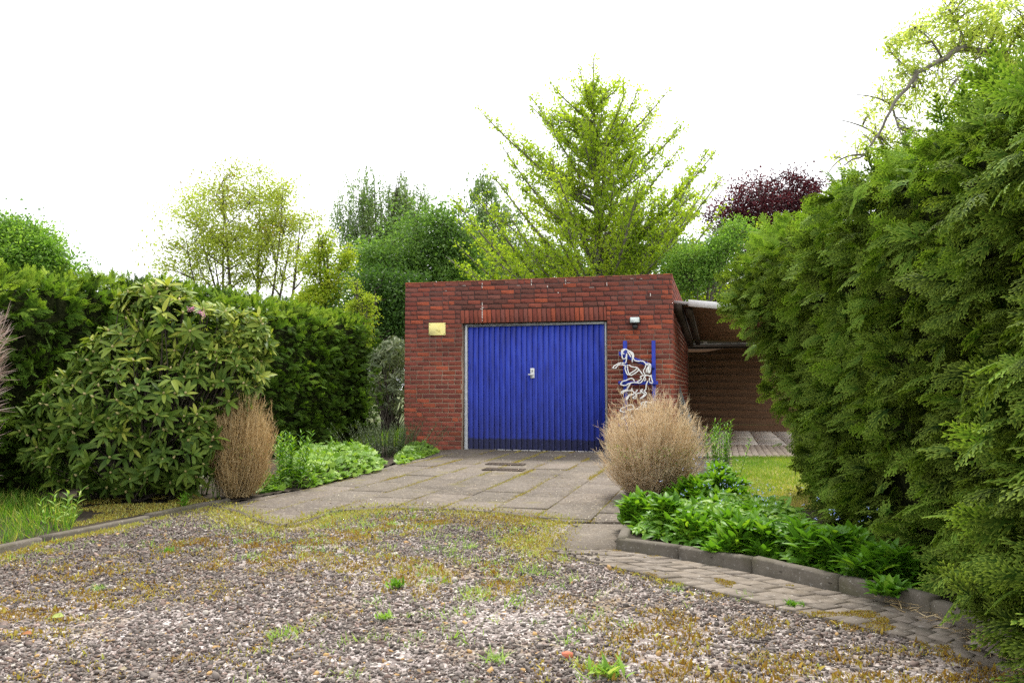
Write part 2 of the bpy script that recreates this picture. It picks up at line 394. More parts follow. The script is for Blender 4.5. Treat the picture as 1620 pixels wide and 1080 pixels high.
# ------------------------------------------------------------------ garage frame of reference
dL = G(735, 711.5); dR = G(957, 716)
TH = -math.atan2((dR-dL)[1], (dR-dL)[0])
Uv = np.array([math.cos(TH), -math.sin(TH), 0]); Vv = np.array([math.sin(TH), math.cos(TH), 0])
REV = 0.11
def facade_uw(px, py, v=0.0, O=None):
    d = ray(px, py); o = np.array([0, 0, CH]) - (dL - Vv*REV) - Vv*v
    t = -(o@Vv)/(d@Vv); p = np.array([0, 0, CH]) + d*t; q = p - (dL - Vv*REV)
    return q@Uv, p[2]
uL, _ = facade_uw(640, 600)
O3 = dL - Vv*REV + Uv*uL; O3[2] = 0
def FU(px, py, v=0.0):
    u, z = facade_uw(px, py, v); return u-uL, z
def L2W(u, v, z=0.0): return O3 + Uv*u + Vv*v + np.array([0, 0, z])
def W2L(p): q = np.asarray(p)-O3; return q@Uv, q@Vv
W_ = FU(1065, 600)[0]; H_ = (FU(640, 450)[1] + FU(1064, 433)[1])/2
d0 = FU(733, 600)[0]; d1 = FU(959, 600)[0]; dH = FU(845, 511)[1]
DEP = 6.7
print('TH', math.degrees(TH), 'W', W_, 'H', FU(640, 450)[1], FU(1064, 433)[1], 'door', d0, d1, dH, 'O', O3)

# ================================================================== THE GROUND
M_ground = noisemat('ground_earth', [(.3, (.05, .07, .02)), (.5, (.09, .12, .03)), (.7, (.13, .10, .06))], .7, 8, .95, .6, 30)
mesh('ground', [[-300, -60, -.06], [300, -60, -.06], [300, 500, -.06], [-300, 500, -.06]], np.array([[0, 1, 2, 3]]), M_ground)['kind'] = 'structure'

M_grav, nt_ = newmat('gravel_bed')
def _grav():
    nt = nt_; L = nt.links; tc = N(nt, 'ShaderNodeTexCoord')
    v = N(nt, 'ShaderNodeTexVoronoi', Scale=70); L.new(tc.outputs['Object'], v.inputs['Vector'])
    sep = N(nt, 'ShaderNodeSeparateColor'); L.new(v.outputs['Color'], sep.inputs[0])
    r = ramp(nt, [(0, (.10, .085, .08)), (.4, (.22, .18, .165)), (.75, (.33, .28, .26)), (1, (.55, .5, .47))], sep.outputs[0])
    n = N(nt, 'ShaderNodeTexNoise', Scale=1.4, Detail=7, Roughness=.7); L.new(tc.outputs['Object'], n.inputs['Vector'])
    f = ramp(nt, [(.5, (0, 0, 0)), (.66, (.8, .8, .8))], n.outputs['Fac'])
    col = mixc(nt, f.outputs[0], r.outputs[0], (.20, .13, .045))
    b = N(nt, 'ShaderNodeBsdfPrincipled', Roughness=.9); L.new(col, b.inputs['Base Color'])
    bp = N(nt, 'ShaderNodeBump', Strength=.7, Distance=.012, invert=True); L.new(v.outputs['Distance'], bp.inputs['Height']); L.new(bp.outputs[0], b.inputs['Normal'])
    o = N(nt, 'ShaderNodeOutputMaterial'); L.new(b.outputs[0], o.inputs['Surface'])
_grav()
gpoly_far = [G(-400, 960), G(0, 875), G(60, 860), G(230, 823), G(350, 800), G(400, 800), G(470, 790), G(1000, 790), G(1080, 850), G(1300, 935), G(1540, 1010)]
gv = np.array([[p[0], p[1], 0] for p in gpoly_far] + [[6, 2.4, 0], [12, -8, 0], [-12, -8, 0]])
mesh('gravel_yard', gv, [np.arange(len(gv))[None][:, ::-1]], M_grav)['kind'] = 'structure'

# --- outline of the gravel surface in front of the paving
border = [G(330, 803), G(380, 815), G(410, 828), G(438, 835), G(465, 834), G(490, 827), G(515, 817), G(545, 811), G(620, 806), G(700, 808), G(800, 815), G(900, 829), G(880, 848), G(862, 872)]
cobL = [G(862, 872), G(960, 897), G(1100, 932), G(1300, 982), G(1440, 1014), G(1560, 1058), G(1700, 1110)]
cobR = [G(975, 874), G(1073, 888), G(1189, 911), G(1326, 941), G(1440, 966), G(1540, 1005), G(1700, 1070)]
gravel_poly = [G(-300, 945), G(0, 880), G(60, 864), G(230, 826), G(330, 803)] + border[1:] + cobL[1:] + [np.array([3.2, 2.2, 0]), np.array([-3.2, 2.2, 0]), np.array([-4.6, 3.0, 0])]

# --- stones
def stones():
    A = area(gravel_poly); n = int(A*6200); p = polysample(gravel_poly, n); x, y = p.T
    moss = fbm(x*1.0+3, y*1.0, 1.1, 3) + .10*np.clip((x+.2)/2, -1, 1)
    de_ = d_edge(x, y, border); keep = rng.random(n) > np.maximum(np.clip((moss-.58)*5, 0, .7), np.clip(.9-de_/(.15+.7*fbm(x, y, 3, 21)), 0, .85))
    x, y = x[keep], y[keep]; n = len(x)
    nb = d_edge(x, y, border) < .45; x = x + rng.normal(0, .07, n)*nb; y = y + rng.normal(0, .09, n)*nb; up = np.where(inpoly(x, y, gravel_poly), 0, .022)
    V0, F0 = ico(); mb = MB()
    for k in range(5):
        Vk = V0*(1+rng.normal(0, .24, (12, 1))); Vk = Vk*np.array([1.3, .95, .5])*.5
        s_ = slice(k, n, 5); xx, yy = x[s_], y[s_]; uu_ = up[s_]; m = len(xx)
        size = np.clip(rng.lognormal(math.log(.0120), .42, m), .006, .040)
        q = nrm(rng.normal(size=(m, 3))*np.array([.35, .35, 1]))
        ydir = nrm(np.cross(q, rvec(m)))
        z = uu_ + rng.random(m)*.010 - .001 + .02*(fbm(xx, yy, .8, 9)-.5)
        hue = rng.random(m); br = np.clip(rng.normal(.5, .2, m), 0, 1)
        col = np.stack([.066+.25*br**1.5, .056+.210*br**1.5, .049+.185*br**1.5], 1)
        col[hue < .25] *= np.array([1.08, .92, .88]); col[hue > .96] = np.array([.46, .42, .37]); col[(hue > .88) & (hue < .9)] = np.array([.42, .26, .1])
        V, Fs, _, _ = inst((Vk, [F0], np.zeros(12)), np.stack([xx, yy, z], 1), ydir, q, size)
        mb.add(V, Fs, col=np.repeat(col, 12, 0))
    return mb
M_stone = attrmat('gravel_stone', .8, .3, 60, .25, 0, dark=(.1, .08, .07))
o = stones().build('gravel', M_stone); o['kind'] = 'stuff'; setp(o, 'loose grey and mauve gravel covering the yard', 'gravel')

# --- moss and fine grass among the stones
def moss():
    n = 420000; p = polysample(gravel_poly, n); x, y = p.T
    de = d_edge(x, y, border); dl = d_edge(x, y, [G(-300, 945), G(0, 880), G(230, 826), G(330, 803)]); dc = d_edge(x, y, cobL)
    m = fbm(x+3, y, 1.1, 3) + .13*np.clip((x+.2)/2, -.6, 1); fine = fbm(x, y, 9, 21)
    pr = np.clip((m-.485)*4.2, 0, 1)*np.clip((fine-.42)*6, 0, 1)*.6
    rag = fbm(x, y, 2.3, 55); pr = np.maximum(pr, np.clip(1.1-de/(.05+1.1*np.clip(rag-.25, 0, 1)), 0, 1)*(.6+fine))
    pr = np.maximum(pr, np.clip(1.1-dl/(.03+.9*np.clip(rag-.3, 0, 1)), 0, 1)*(fine > .42)*.8)
    pr = np.maximum(pr, np.clip(1-dc/(.8*np.clip(rag-.3, .02, 1)), 0, 1)*(fine > .45)*.8)
    k = rng.random(n) < pr; x, y, de, dl, m = x[k], y[k], de[k], dl[k], m[k]; n = len(x)
    tint = np.clip(.12 + .55*fbm(x, y, 2.2, 5) + rng.normal(0, .16, n) + .25*(np.minimum(de, dl) < .3), 0, 1)
    tint[(m > .66) & (rng.random(n) < .6)] *= .5
    nb = de < .5; x = x + rng.normal(0, .09, n)*nb; y = y + rng.normal(0, .12, n)*nb; up = np.where(inpoly(x, y, gravel_poly), 0, .02)
    y3 = nrm(np.stack([rng.normal(0, .5, n), rng.normal(0, .5, n), np.ones(n)], 1))
    z = up + .006 + rng.random(n)*.012 + .02*(fbm(x, y, .8, 9)-.5)
    mb = MB(); addi(mb, T_BLADE, np.stack([x, y, z], 1), y3, rvec(n), rng.uniform(.006, .015, n)*(1+1.2*(rng.random(n) < .06)), tint, sx=np.where(rng.random(n) < .2, 3, 8))
    return mb
o = moss().build('moss', M_moss); o['kind'] = 'stuff'; setp(o, 'orange and yellow moss creeping over the gravel', 'moss')

# --- paving slabs of the driveway (in the garage's own frame)
M_slab = attrmat('concrete_slab', .85, .25, 9, .35, .35, dark=(.13, .115, .10),
                 stain=[(.8, .42, .64, .7, (.062, .05, .037), (1, 1, 1)), (14, .52, .7, .5, (.24, .2, .15), (1, 1, 1)), (60, .57, .66, .6, (.50, .45, .38), (1, 1, 1)), (3.2, .58, .75, .5, (.30, .25, .19), (1, 1, 1)), (2.1, .60, .68, .5, (.15, .13, .03), (1, 1, 1))])
def clip_poly(poly, nx, ny, c):      # keep nx*x+ny*y <= c
    out = []
    for i in range(len(poly)):
        a, b = poly[i], poly[(i+1) % len(poly)]; da = nx*a[0]+ny*a[1]-c; db = nx*b[0]+ny*b[1]-c
        if da <= 0: out.append(a)
        if (da < 0 < db) or (db < 0 < da): t = da/(da-db); out.append((a[0]+(b[0]-a[0])*t, a[1]+(b[1]-a[1])*t))
    return out
def clip_rect(poly, u0, u1, v0, v1):
    for (nx, ny, c) in ((1, 0, u1), (-1, 0, -u0), (0, 1, v1), (0, -1, -v0)):
        poly = clip_poly(poly, nx, ny, c)
        if len(poly) < 3: return []
    return poly
def slabs(poly_w, du, dv, u_off, v_off, top, gap=.010, th=.05, tilt=.005, base=(.138, .114, .090), stag=True, mbevel=.004):
    pl = [W2L(p) for p in poly_w]; us = [a for a, b in pl]; vs = [b for a, b in pl]; mb = MB(); joints = []
    i0 = math.floor((min(us)-u_off)/du); i1 = math.ceil((max(us)-u_off)/du)
    for i in range(i0, i1):
        so_ = v_off + (rng.uniform(0, dv*.18) + (dv*.5 if (stag and i % 2) else 0))
        j0 = math.floor((min(vs)-so_)/dv)-1; j1 = math.ceil((max(vs)-so_)/dv)+1
        for j in range(j0, j1):
            a = (u_off+i*du+gap/2, u_off+(i+1)*du-gap/2); b = (so_+j*dv+gap/2, so_+(j+1)*dv-gap/2)
            q = clip_rect(pl, a[0], a[1], b[0], b[1])
            if len(q) < 3 or area(q) < .002: continue
            dz = rng.normal(0, tilt*.5); tu, tv = rng.normal(0, tilt, 2); cu, cv = np.mean([p[0] for p in q]), np.mean([p[1] for p in q])
            sh = np.array(base)*rng.uniform(.82, 1.14)*np.array([1, rng.uniform(.97, 1.01), rng.uniform(.94, 1.02)])
            n = len(q); V = []
            for (s, zz) in ((1, -th), (1, -mbevel), (1-mbevel*2/du, 0)):
                for p in q:
                    uu = cu+(p[0]-cu)*s; vv = cv+(p[1]-cv)*s; V.append(L2W(uu, vv, top+dz+tu*(uu-cu)+tv*(vv-cv)+zz))
            Q = [[l*n+k, l*n+(k+1) % n, (l+1)*n+(k+1) % n, (l+1)*n+k] for l in (0, 1) for k in range(n)]
            mb.add(np.array(V), [np.array(Q), (np.arange(n)+2*n)[None]], col=np.array(sh))
        joints.append(u_off+i*du)
    return mb
drive_edgeL = [G(330, 805), G(372, 797), G(470, 780), G(560, 758), G(640, 732), G(692, 717)]
pv_poly = border[:-2] + [G(1000, 829), G(1010, 790), L2W(d1+.25, -.5), L2W(d1+.12, .02), L2W(d0-.75, .02)][0:] + [L2W(*[W2L(drive_edgeL[-1])[0], 0.0])] + drive_edgeL[::-1][:-1]
# bed of fine soil below the slabs
M_joint = noisemat('joint_soil', [(.3, (.06, .045, .03)), (.6, (.14, .10, .05)), (.75, (.3, .22, .06))], 5, 8, .95, .5, 60)
pj = np.array([[p[0], p[1], .004] for p in pv_poly]); mesh('driveway_bedding', pj, [np.arange(len(pj))[None]], M_joint)['kind'] = 'structure'
SLU = .497; UOFF = W2L(G(737.8, 811))[0] % SLU
sl = slabs(pv_poly, SLU*.92, .78, UOFF, .1, .022)
# the low threshold slab beside the right kerb
low = [G(905, 831), G(1000, 833), G(975, 873), G(864, 871)]
sl2 = slabs(low, 3, 3, -3 + W2L(low[0])[0]-.3, -9, .016, stag=False)
for (V, ) in [(v,) for v in sl2.V]: pass
mb = sl; off = mb.n
for f in sl2.F: mb.F.setdefault(f, []).extend([a+off for a in sl2.F[f]])
mb.V += sl2.V; mb.n += sl2.n; mb.A['col'] += sl2.A['col']
mb.build('driveway_paving', M_slab)['kind'] = 'structure'
# moss in the slab joints and specks of grit
def joint_moss():
    mb = MB(); pl = np.array([W2L(p) for p in pv_poly]); n = 100000
    vs = rng.uniform(pl[:, 1].min(), 0, n); k = rng.integers(-1, 10, n); u = UOFF + (k + math.floor((pl[:, 0].min()-UOFF)/(SLU*.92)))*SLU*.92 + rng.normal(0, .014, n)*(1+1.5*rng.random(n))
    msk = inpoly(u, vs, pl) & (rng.random(n) < np.clip((fbm(u*3, vs*1.2, 1.5, 31)-.36)*6, 0, 1)); u, vs = u[msk], vs[msk]; n = len(u)
    p = O3[None] + Uv[None]*u[:, None] + Vv[None]*vs[:, None]; p[:, 2] = .016
    tint = np.clip(.35+.5*fbm(u, vs, 1.3, 8)+rng.normal(0, .2, n)-.1, 0, 1)
    addi(mb, T_BLADE, p, nrm(np.stack([rng.normal(0, .6, n), rng.normal(0, .6, n), np.ones(n)], 1)), rvec(n), rng.uniform(.006, .014, n), tint, sx=9)
    return mb
o = joint_moss().build('joint_moss', M_moss); setp(o, 'yellow moss growing in the joints of the driveway slabs', 'moss', kind='stuff')

# --- cobbled strip along the right kerb
M_cob = attrmat('cobble', .85, .2, 25, .45, .5, dark=(.10, .085, .07), stain=[(40, .58, .68, .5, (.5, .47, .43), (1, 1, 1)), (2.5, .52, .7, .5, (.13, .10, .06), (1, 1, 1))])
def strip():
    def along(pl, t):
        pl = np.array(pl); d = np.concatenate([[0], np.cumsum(np.linalg.norm(np.diff(pl, axis=0), axis=1))]); s = np.clip(t, 0, 1)*d[-1]
        return np.array([np.interp(s, d, pl[:, i]) for i in range(3)]).T
    mb = MB(); rows = 4; n = 30
    for r in range(rows):
        off = (r % 2)*.5
        for i in range(-1, n):
            t0, t1 = (i+off)/n, (i+1+off)/n
            if t1 <= 0 or t0 >= 1: continue
            s0, s1 = r/rows, (r+1)/rows
            c = [along(cobL, t0)*(1-s0)+along(cobR, t0)*s0, along(cobL, t1)*(1-s0)+along(cobR, t1)*s0, along(cobL, t1)*(1-s1)+along(cobR, t1)*s1, along(cobL, t0)*(1-s1)+along(cobR, t0)*s1]
            c = np.array(c); m = c.mean(0); dz = rng.normal(0, .0022); base = np.array([.205, .172, .140])*rng.uniform(.8, 1.15)
            g = .95 - rng.random()*.02
            V = np.concatenate([m+(c-m)*g + [0, 0, -.04], m+(c-m)*g+[0, 0, .014+dz], m+(c-m)*(g-.06)+[0, 0, .018+dz]]); V[4:8] += rng.normal(0, .002, (4, 3)); V[8:] += rng.normal(0, .003, (4, 3))*[1, 1, .4]
            Q = [[l*4+k, l*4+(k+1) % 4, (l+1)*4+(k+1) % 4, (l+1)*4+k] for l in (0, 1) for k in range(4)] + [[8, 9, 10, 11]]
            mb.add(V, np.array(Q), col=base)
    return mb
strip().build('cobble_path', M_cob)['kind'] = 'structure'
_l = [np.array([p_[0], p_[1], .0135]) for p_ in cobL]; _r = [np.array([p_[0], p_[1], .0135]) for p_ in cobR]; _n = len(_l)
mesh('cobble_bedding', np.array(_l+_r), np.array([[i, i+1, _n+i+1, _n+i] for i in range(_n-1)]), noisemat('joint_sand', [(.3, (.07, .055, .035)), (.6, (.17, .14, .11))], 9, 7, .95, .5, 60))['kind'] = 'structure'

p = polysample([c[:2] for c in cobL]+[c[:2] for c in cobR[::-1]], 60000); k = fbm(p[:, 0], p[:, 1], 6, 71)+.25*fbm(p[:, 0], p[:, 1], 1.2, 72) > .76; p = p[k]; n = len(p); mb = MB()
addi(mb, T_BLADE, np.concatenate([p, np.full((n, 1), .017)], 1), nrm(np.stack([rng.normal(0, .7, n), rng.normal(0, .7, n), np.ones(n)], 1)), rvec(n), rng.uniform(.004, .010, n), np.clip(rng.normal(.35, .2, n), 0, 1), sx=9)
setp(mb.build('cobble_moss', M_moss), 'brownish moss in the joints of the cobbled strip', 'moss', kind='stuff')
# --- kerbs
M_kerb = attrmat('kerb_concrete', .9, .2, 18, .5, .6, dark=(.07, .06, .045), stain=[(3, .5, .68, .6, (.08, .075, .035), (1, 1, 1)), (60, .6, .7, .5, (.5, .48, .44), (1, 1, 1))])
def kerb(path, joints, wd, top, name, flip=1, base=(.14, .122, .098)):
    pl = np.array(path); d = np.concatenate([[0], np.cumsum(np.linalg.norm(np.diff(pl, axis=0), axis=1))])
    def at(s): return np.array([np.interp(s, d, pl[:, i]) for i in range(3)])
    mb = MB(); J = joints if joints is not None else np.arange(0, d[-1], 1.0).tolist()+[d[-1]]
    for a, b in zip(J[:-1], J[1:]):
        m = 6; prev = None; V = []; dz = rng.normal(0, .006); tl = rng.normal(0, .008)
        for i in range(m+1):
            s = a+.006+(b-a-.012)*i/m; p = at(s); t = nrm(at(min(s+.05, d[-1]))-at(max(s-.05, 0))); q = np.array([-t[1], t[0], 0])*flip
            z = top+dz+tl*(i/m-.5)+rng.normal(0, .0012); c = .012; w0, w1 = rng.normal(0, .0015, 2)
            for (qq, zz) in ((0, -.1), (0, z-c), (c, z), (wd-c, z), (wd, z-c), (wd, -.1)): V.append(p+q*(qq+(w0 if qq < wd/2 else w1))+[0, 0, zz])
        Q = [[i*6+k, (i+1)*6+k, (i+1)*6+(k+1) % 6, i*6+(k+1) % 6] for i in range(m) for k in range(5)]
        mb.add(np.array(V), [np.array(Q), np.array([[0, 1, 2, 3, 4, 5]]), np.array([[0, 1, 2, 3, 4, 5]])[:, ::-1]+6*m], col=np.array(base)*rng.uniform(.85, 1.15))
    o = mb.build(name, M_kerb); o['kind'] = 'structure'; return o
kR = [G(975, 872), G(1073, 886), G(1189, 909), G(1326, 939), G(1440, 966), G(1540, 1003), G(1700, 1068)]
dd = np.concatenate([[0], np.cumsum([np.linalg.norm(kR[i+1]-kR[i]) for i in range(6)])])
kerb(kR, [0, dd[1], dd[2], dd[3], dd[3]+.52, dd[3]+1.04, dd[-1]], .075, .085, 'kerb', 1)
kerb([G(975, 872), G(984, 850), G(1000, 832)], None, .07, .078, 'kerb', -1)
kLp = [G(-160, 912), G(0, 877), G(60, 862), G(150, 843), G(230, 826), G(330, 803), G(365, 797)]
kerb(kLp, None, .07, .052, 'kerb', 1)

# --- beds, lawn, patio
def sheet(name, poly, mat, z, amp=.02, step=.06, seed=1, edge=.0):
    """an uneven sheet of ground inside a polygon"""
    pl = np.array([p[:2] for p in poly]); lo = pl.min(0)-step; hi = pl.max(0)+step
    nx = int((hi[0]-lo[0])/step)+2; ny = int((hi[1]-lo[1])/step)+2
    X, Y = np.meshgrid(lo[0]+np.arange(nx)*step, lo[1]+np.arange(ny)*step, indexing='ij'); Z = z+amp*(fbm(X, Y, 1.7, seed)-.5)*2
    i, j = np.meshgrid(np.arange(nx-1), np.arange(ny-1), indexing='ij'); a = (i*ny+j).ravel()
    Q = np.stack([a, a+ny, a+ny+1, a+1], 1); V = np.stack([X, Y, Z], -1).reshape(-1, 3)
    c = V[Q].mean(1); Q = Q[inpoly(c[:, 0], c[:, 1], pl)]
    u, inv = np.unique(Q, return_inverse=True)
    return mesh(name, V[u], inv.reshape(-1, 4), mat, smooth=True)
bedL = [G(-400, 955)+[0, .12, 0], G(0, 874), G(230, 823), G(350, 797)] + [p+[-.04, 0, 0] for p in drive_edgeL[1:]] + [L2W(-.1, .1), L2W(-.1, 4), np.array([-8, 19, 0]), np.array([-9, 4, 0])]
sheet('bed_soil', bedL, M_soil, .022, .018)['kind'] = 'structure'
bedR = [G(978, 858), G(980, 869), G(1073, 884), G(1189, 907), G(1326, 937), G(1440, 963), G(1540, 1000), G(1700, 1065), np.array([5, 4, 0]), np.array([4.6, 9, 0]), G(1262, 812), G(1168, 812), G(1166, 735), G(1150, 712), L2W(W_+.03, .2), L2W(W_, -.03), L2W(d1+.3, -.03), G(975, 760), G(1005, 800), G(1006, 835)]
sheet('bed_soil', bedR, M_soil, .055, .014, seed=4)['kind'] = 'structure'
lawnp = [G(1164, 816), G(1158, 729), G(1500, 729), G(1500, 816)]
M_lawnb = noisemat('lawn_base', [(.35, (.09, .13, .02)), (.6, (.28, .24, .07))], 3, 6, .95, .5, 60)
lb = sheet('lawn', lawnp, M_lawnb, .062, .006, .08); lb['kind'] = 'structure'
p = polysample(lawnp, 42000); n = len(p)
p = p[p[:, 0] < 4.6]; n = len(p)
mb = MB(); ti = np.clip(.05+.9*(fbm(p[:, 0], p[:, 1], 1.3, 41)-.2) + .35*np.clip((9.6-p[:, 1])/2.5, -.6, 1) + rng.normal(0, .15, n), 0, 1)
addi(mb, T_BLADE, np.concatenate([p, np.full((n, 1), .058)], 1), nrm(np.stack([rng.normal(0, .35, n), rng.normal(0, .35, n), np.ones(n)], 1)), rvec(n), rng.uniform(.02, .05, n), ti, sx=2.4)
setp(mb.build('lawn_grass', M_lawn), 'short patchy lawn grass, green at the far side and straw yellow near the bed', 'grass', kind='stuff')
M_patio = attrmat('patio_slab', .8, .3, 12, .15, .2, dark=(.2, .18, .16))
M_paver = attrmat('patio_paver', .85, .2, 30, .35, .3, dark=(.14, .12, .10))
pt = [L2W(W_+.02, W2L(G(1130, 707))[1]), L2W(W_+6, W2L(G(1130, 707))[1]), L2W(W_+6, DEP-.03), L2W(W_+.02, DEP-.03)]
slabs(pt, .5, .5, .12, .04, .06, base=(.74, .68, .58), stag=False, tilt=.002, gap=.014).build('patio_paving', M_patio)['kind'] = 'structure'
v707 = W2L(G(1130, 707))[1]; v728 = W2L(G(1180, 728))[1]
pt2 = [L2W(W_+.25, v728), L2W(W_+6, v728), L2W(W_+6, v707-.01), L2W(W_+.25, v707-.01)]
slabs(pt2, .1, .2, .02, .05, .06, base=(.46, .38, .30), tilt=.002, gap=.008).build('paver_border', M_paver)['kind'] = 'structure'
pp = np.array([L2W(W_+.0, v728-.05, .03), L2W(W_+6, v728-.05, .03), L2W(W_+6, DEP+1, .03), L2W(W_+.0, DEP+1, .03)])
mesh('patio_bedding', pp, np.array([[0, 1, 2, 3]]), M_joint)['kind'] = 'structure'

# ================================================================== GARAGE
ROTZ = -TH
M_brick = attrmat('brick', .85, .2, 28, .30, .4, dark=(.06, .022, .02),
                  stain=[(1.3, .52, .78, .5, (.075, .04, .035), (1, 1, 1)), (90, .66, .72, .6, (.5, .35, .3), (1, 1, 1)), (7, .62, .8, .35, (.3, .10, .05), (1, 1, .5))])
M_mort, nt2 = newmat('mortar')
def _m():
    nt = nt2; L = nt.links; tc = N(nt, 'ShaderNodeTexCoord'); sp = N(nt, 'ShaderNodeSeparateXYZ'); L.new(tc.outputs['Object'], sp.inputs[0])
    n = N(nt, 'ShaderNodeTexNoise', Scale=1.6, Detail=5); L.new(tc.outputs['Object'], n.inputs['Vector'])
    ad = N(nt, 'ShaderNodeMath', operation='MULTIPLY_ADD'); L.new(n.outputs['Fac'], ad.inputs[0]); ad.inputs[1].default_value = 1.3; L.new(sp.outputs['Z'], ad.inputs[2])
    mr = N(nt, 'ShaderNodeMapRange'); L.new(ad.outputs[0], mr.inputs[0]); mr.inputs[1].default_value = 1.9; mr.inputs[2].default_value = 2.9
    n2 = N(nt, 'ShaderNodeTexNoise', Scale=40, Detail=4); L.new(tc.outputs['Object'], n2.inputs['Vector'])
    lowc = ramp(nt, [(.3, (.32, .21, .15)), (.7, (.52, .39, .29))], n2.outputs['Fac']); hic = ramp(nt, [(.3, (.028, .018, .016)), (.68, (.07, .045, .04)), (.8, (.4, .35, .32))], n2.outputs['Fac'])
    col = mixc(nt, mr.outputs[0], lowc.outputs[0], hic.outputs[0])
    b = N(nt, 'ShaderNodeBsdfPrincipled', Roughness=.95); L.new(col, b.inputs['Base Color']); o = N(nt, 'ShaderNodeOutputMaterial'); L.new(b.outputs[0], o.inputs['Surface'])
_m()
gar = thing('brick_garage', 'flat roofed red brick garage with a blue ribbed door at the end of the driveway', 'garage', O3, ROTZ)
CHT = H_/36; BH = CHT-.0145
def bcol(z, top=H_):
    r = rng.random(); a = np.array([.255, .068, .043])*rng.uniform(.8, 1.15)
    if r < .22: a = np.array([.21, .055, .038])*rng.uniform(.8, 1.2)
    elif r < .36: a = np.array([.37, .085, .042])*rng.uniform(.85, 1.1)
    if z > top-.5 and rng.random() < .38: a = np.array([.19, .07, .052])*rng.uniform(.6, 1.2)
    elif z > 1.9 and rng.random() < .25: a = np.array([.19, .062, .046])*rng.uniform(.8, 1.2)
    if .7 < z < 1.9 and rng.random() < .3: a = a*np.array([.72, .8, .85])
    if z < .35 and rng.random() < .5: a = a*np.array([.6, .7, .7])
    return a
def brick_wall(L, H, hole=None, axis=0, soldier=None, x0=0.0):
    """bricks on the plane v=0 (axis 0) or u=0 facing +u (axis 1)"""
    mb = MB()
    def put(a, b, z0, z1):
        if b-a < .02: return
        pr = .002 + rng.uniform(0, .0025); c = bcol((z0+z1)/2)
        if axis == 0: mb.bbox((a, -pr, z0), (b, .03, z1), .003, col=c)
        else: mb.bbox((-.03, a, z0), (pr, b, z1), .003, col=c)
    n = int(round(H/CHT))
    for i in range(n):
        z0 = i*CHT+.006; z1 = z0+BH; x = x0-(.0 if i % 2 == 0 else .125)
        if i == n-1:           # brick-on-edge coping course, same face
            pass
        if rng.random() < .25: x -= .06
        while x < L:
            bl = .24 if rng.random() < .82 else .115
            a, b = max(x, x0), min(x+bl-.010, L)
            segs = [(a, b)]
            for hh in ([hole] if hole else []) + ([soldier] if soldier else []):
                if z1 > hh[2]+.02 and z0 < hh[3]-.02:
                    ns = []
                    for (p, q) in segs:
                        if q <= hh[0] or p >= hh[1]: ns.append((p, q))
                        else:
                            if p < hh[0]-.02: ns.append((p, hh[0]-.004))
                            if q > hh[1]+.02: ns.append((hh[1]+.004, q))
                    segs = ns
            for (p, q) in segs: put(p, q, z0, z1)
            x += bl
    if soldier:
        x = soldier[0]+.004
        while x < soldier[1]-.03: put(x, min(x+.071, soldier[1]-.002), soldier[2]+.006, soldier[3]-.006); x += .0815
    return mb
dtop = round(dH/CHT)*CHT
sold = (d0-.06, d1+.01, dtop, dtop+.238)
fw = brick_wall(W_, H_, (d0-.02, d1+.02, -1, dtop), 0, sold).build('front_bricks', M_brick, gar)
mb = MB()     # mortar and masonry mass
mb.box((0.001, .002, -.3), (d0-.02, .24, H_-.002)).box((d1+.02, .002, -.3), (W_-.001, .24, H_-.002)).box((d0-.02, .002, dtop), (d1+.02, .24, H_-.002))
front = mb.build('wall', M_mort, gar); front['label'] = 'front wall of the garage with mortar joints'; fw.parent = front
SH = 2.62
sw = brick_wall(DEP, H_, None, 1)
sw.V = [v + np.array([W_, 0, 0]) for v in sw.V]
side = MB().box((W_-.24, .241, -.3), (W_-.001, DEP, SH)).box((W_-.24, .241, SH), (W_-.001, .9, H_-.01)).build('wall', M_mort, gar)
# side bricks above the roof line only near the front
keepV = []
so2 = sw.build('side_bricks', M_brick, side)
MB().box((0.0, .241, -.3), (.24, DEP, H_-.05)).box((.241, DEP-.24, -.3), (W_-.241, DEP, H_-.05)).build('wall', M_mort, gar)
MB().box((.245, .245, H_-.35), (W_-.245, DEP-.245, H_-.2)).build('roof', noisemat('roofing_felt', [(.3, (.05, .05, .05)), (.7, (.1, .1, .1))], 5), gar)
# moss-tinged brick-on-edge top
mb = MB()
x = 0
while x < W_-.02:
    mb.bbox((x+.002, -.006, H_-.004), (min(x+.115, W_+.004), .24, H_+.014), .004, col=bcol(H_)*np.array([1.1, 1.1, .9])); x += .12
mb.build('coping', M_brick, gar)
# white lime runs on the wall
mb = MB()
for (px, py0, py1) in ((763, 447, 456), (763, 478, 508), (841, 442, 452), (866, 452, 455), (895, 441, 450), (883, 462, 464), (1029, 463, 469), (960, 447, 452)):
    ua, za = FU(px, py0); ub, zb = FU(px, py1); z = zb
    while z < za:
        h = rng.uniform(.02, .06); mb.bbox((ua-.005-rng.random()*.004, -.008, z), (ua+.004+rng.random()*.006, .0, min(z+h, za)), .002); z += h+rng.uniform(0, .02)
for (px, py) in ((762, 489), (765, 487), (706, 460), (734, 452), (820, 452), (900, 448), (935, 455), (1000, 441), (1015, 441)):
    u_, z_ = FU(px, py); mb.bbox((u_-.03, -.008, z_), (u_+rng.uniform(.0, .05), 0, z_+.006), .002)
mb.build('lime_stain', noisemat('lime', [(.3, (.55, .45, .4)), (.7, (.75, .7, .65))], 30), front)['kind'] = 'stuff'

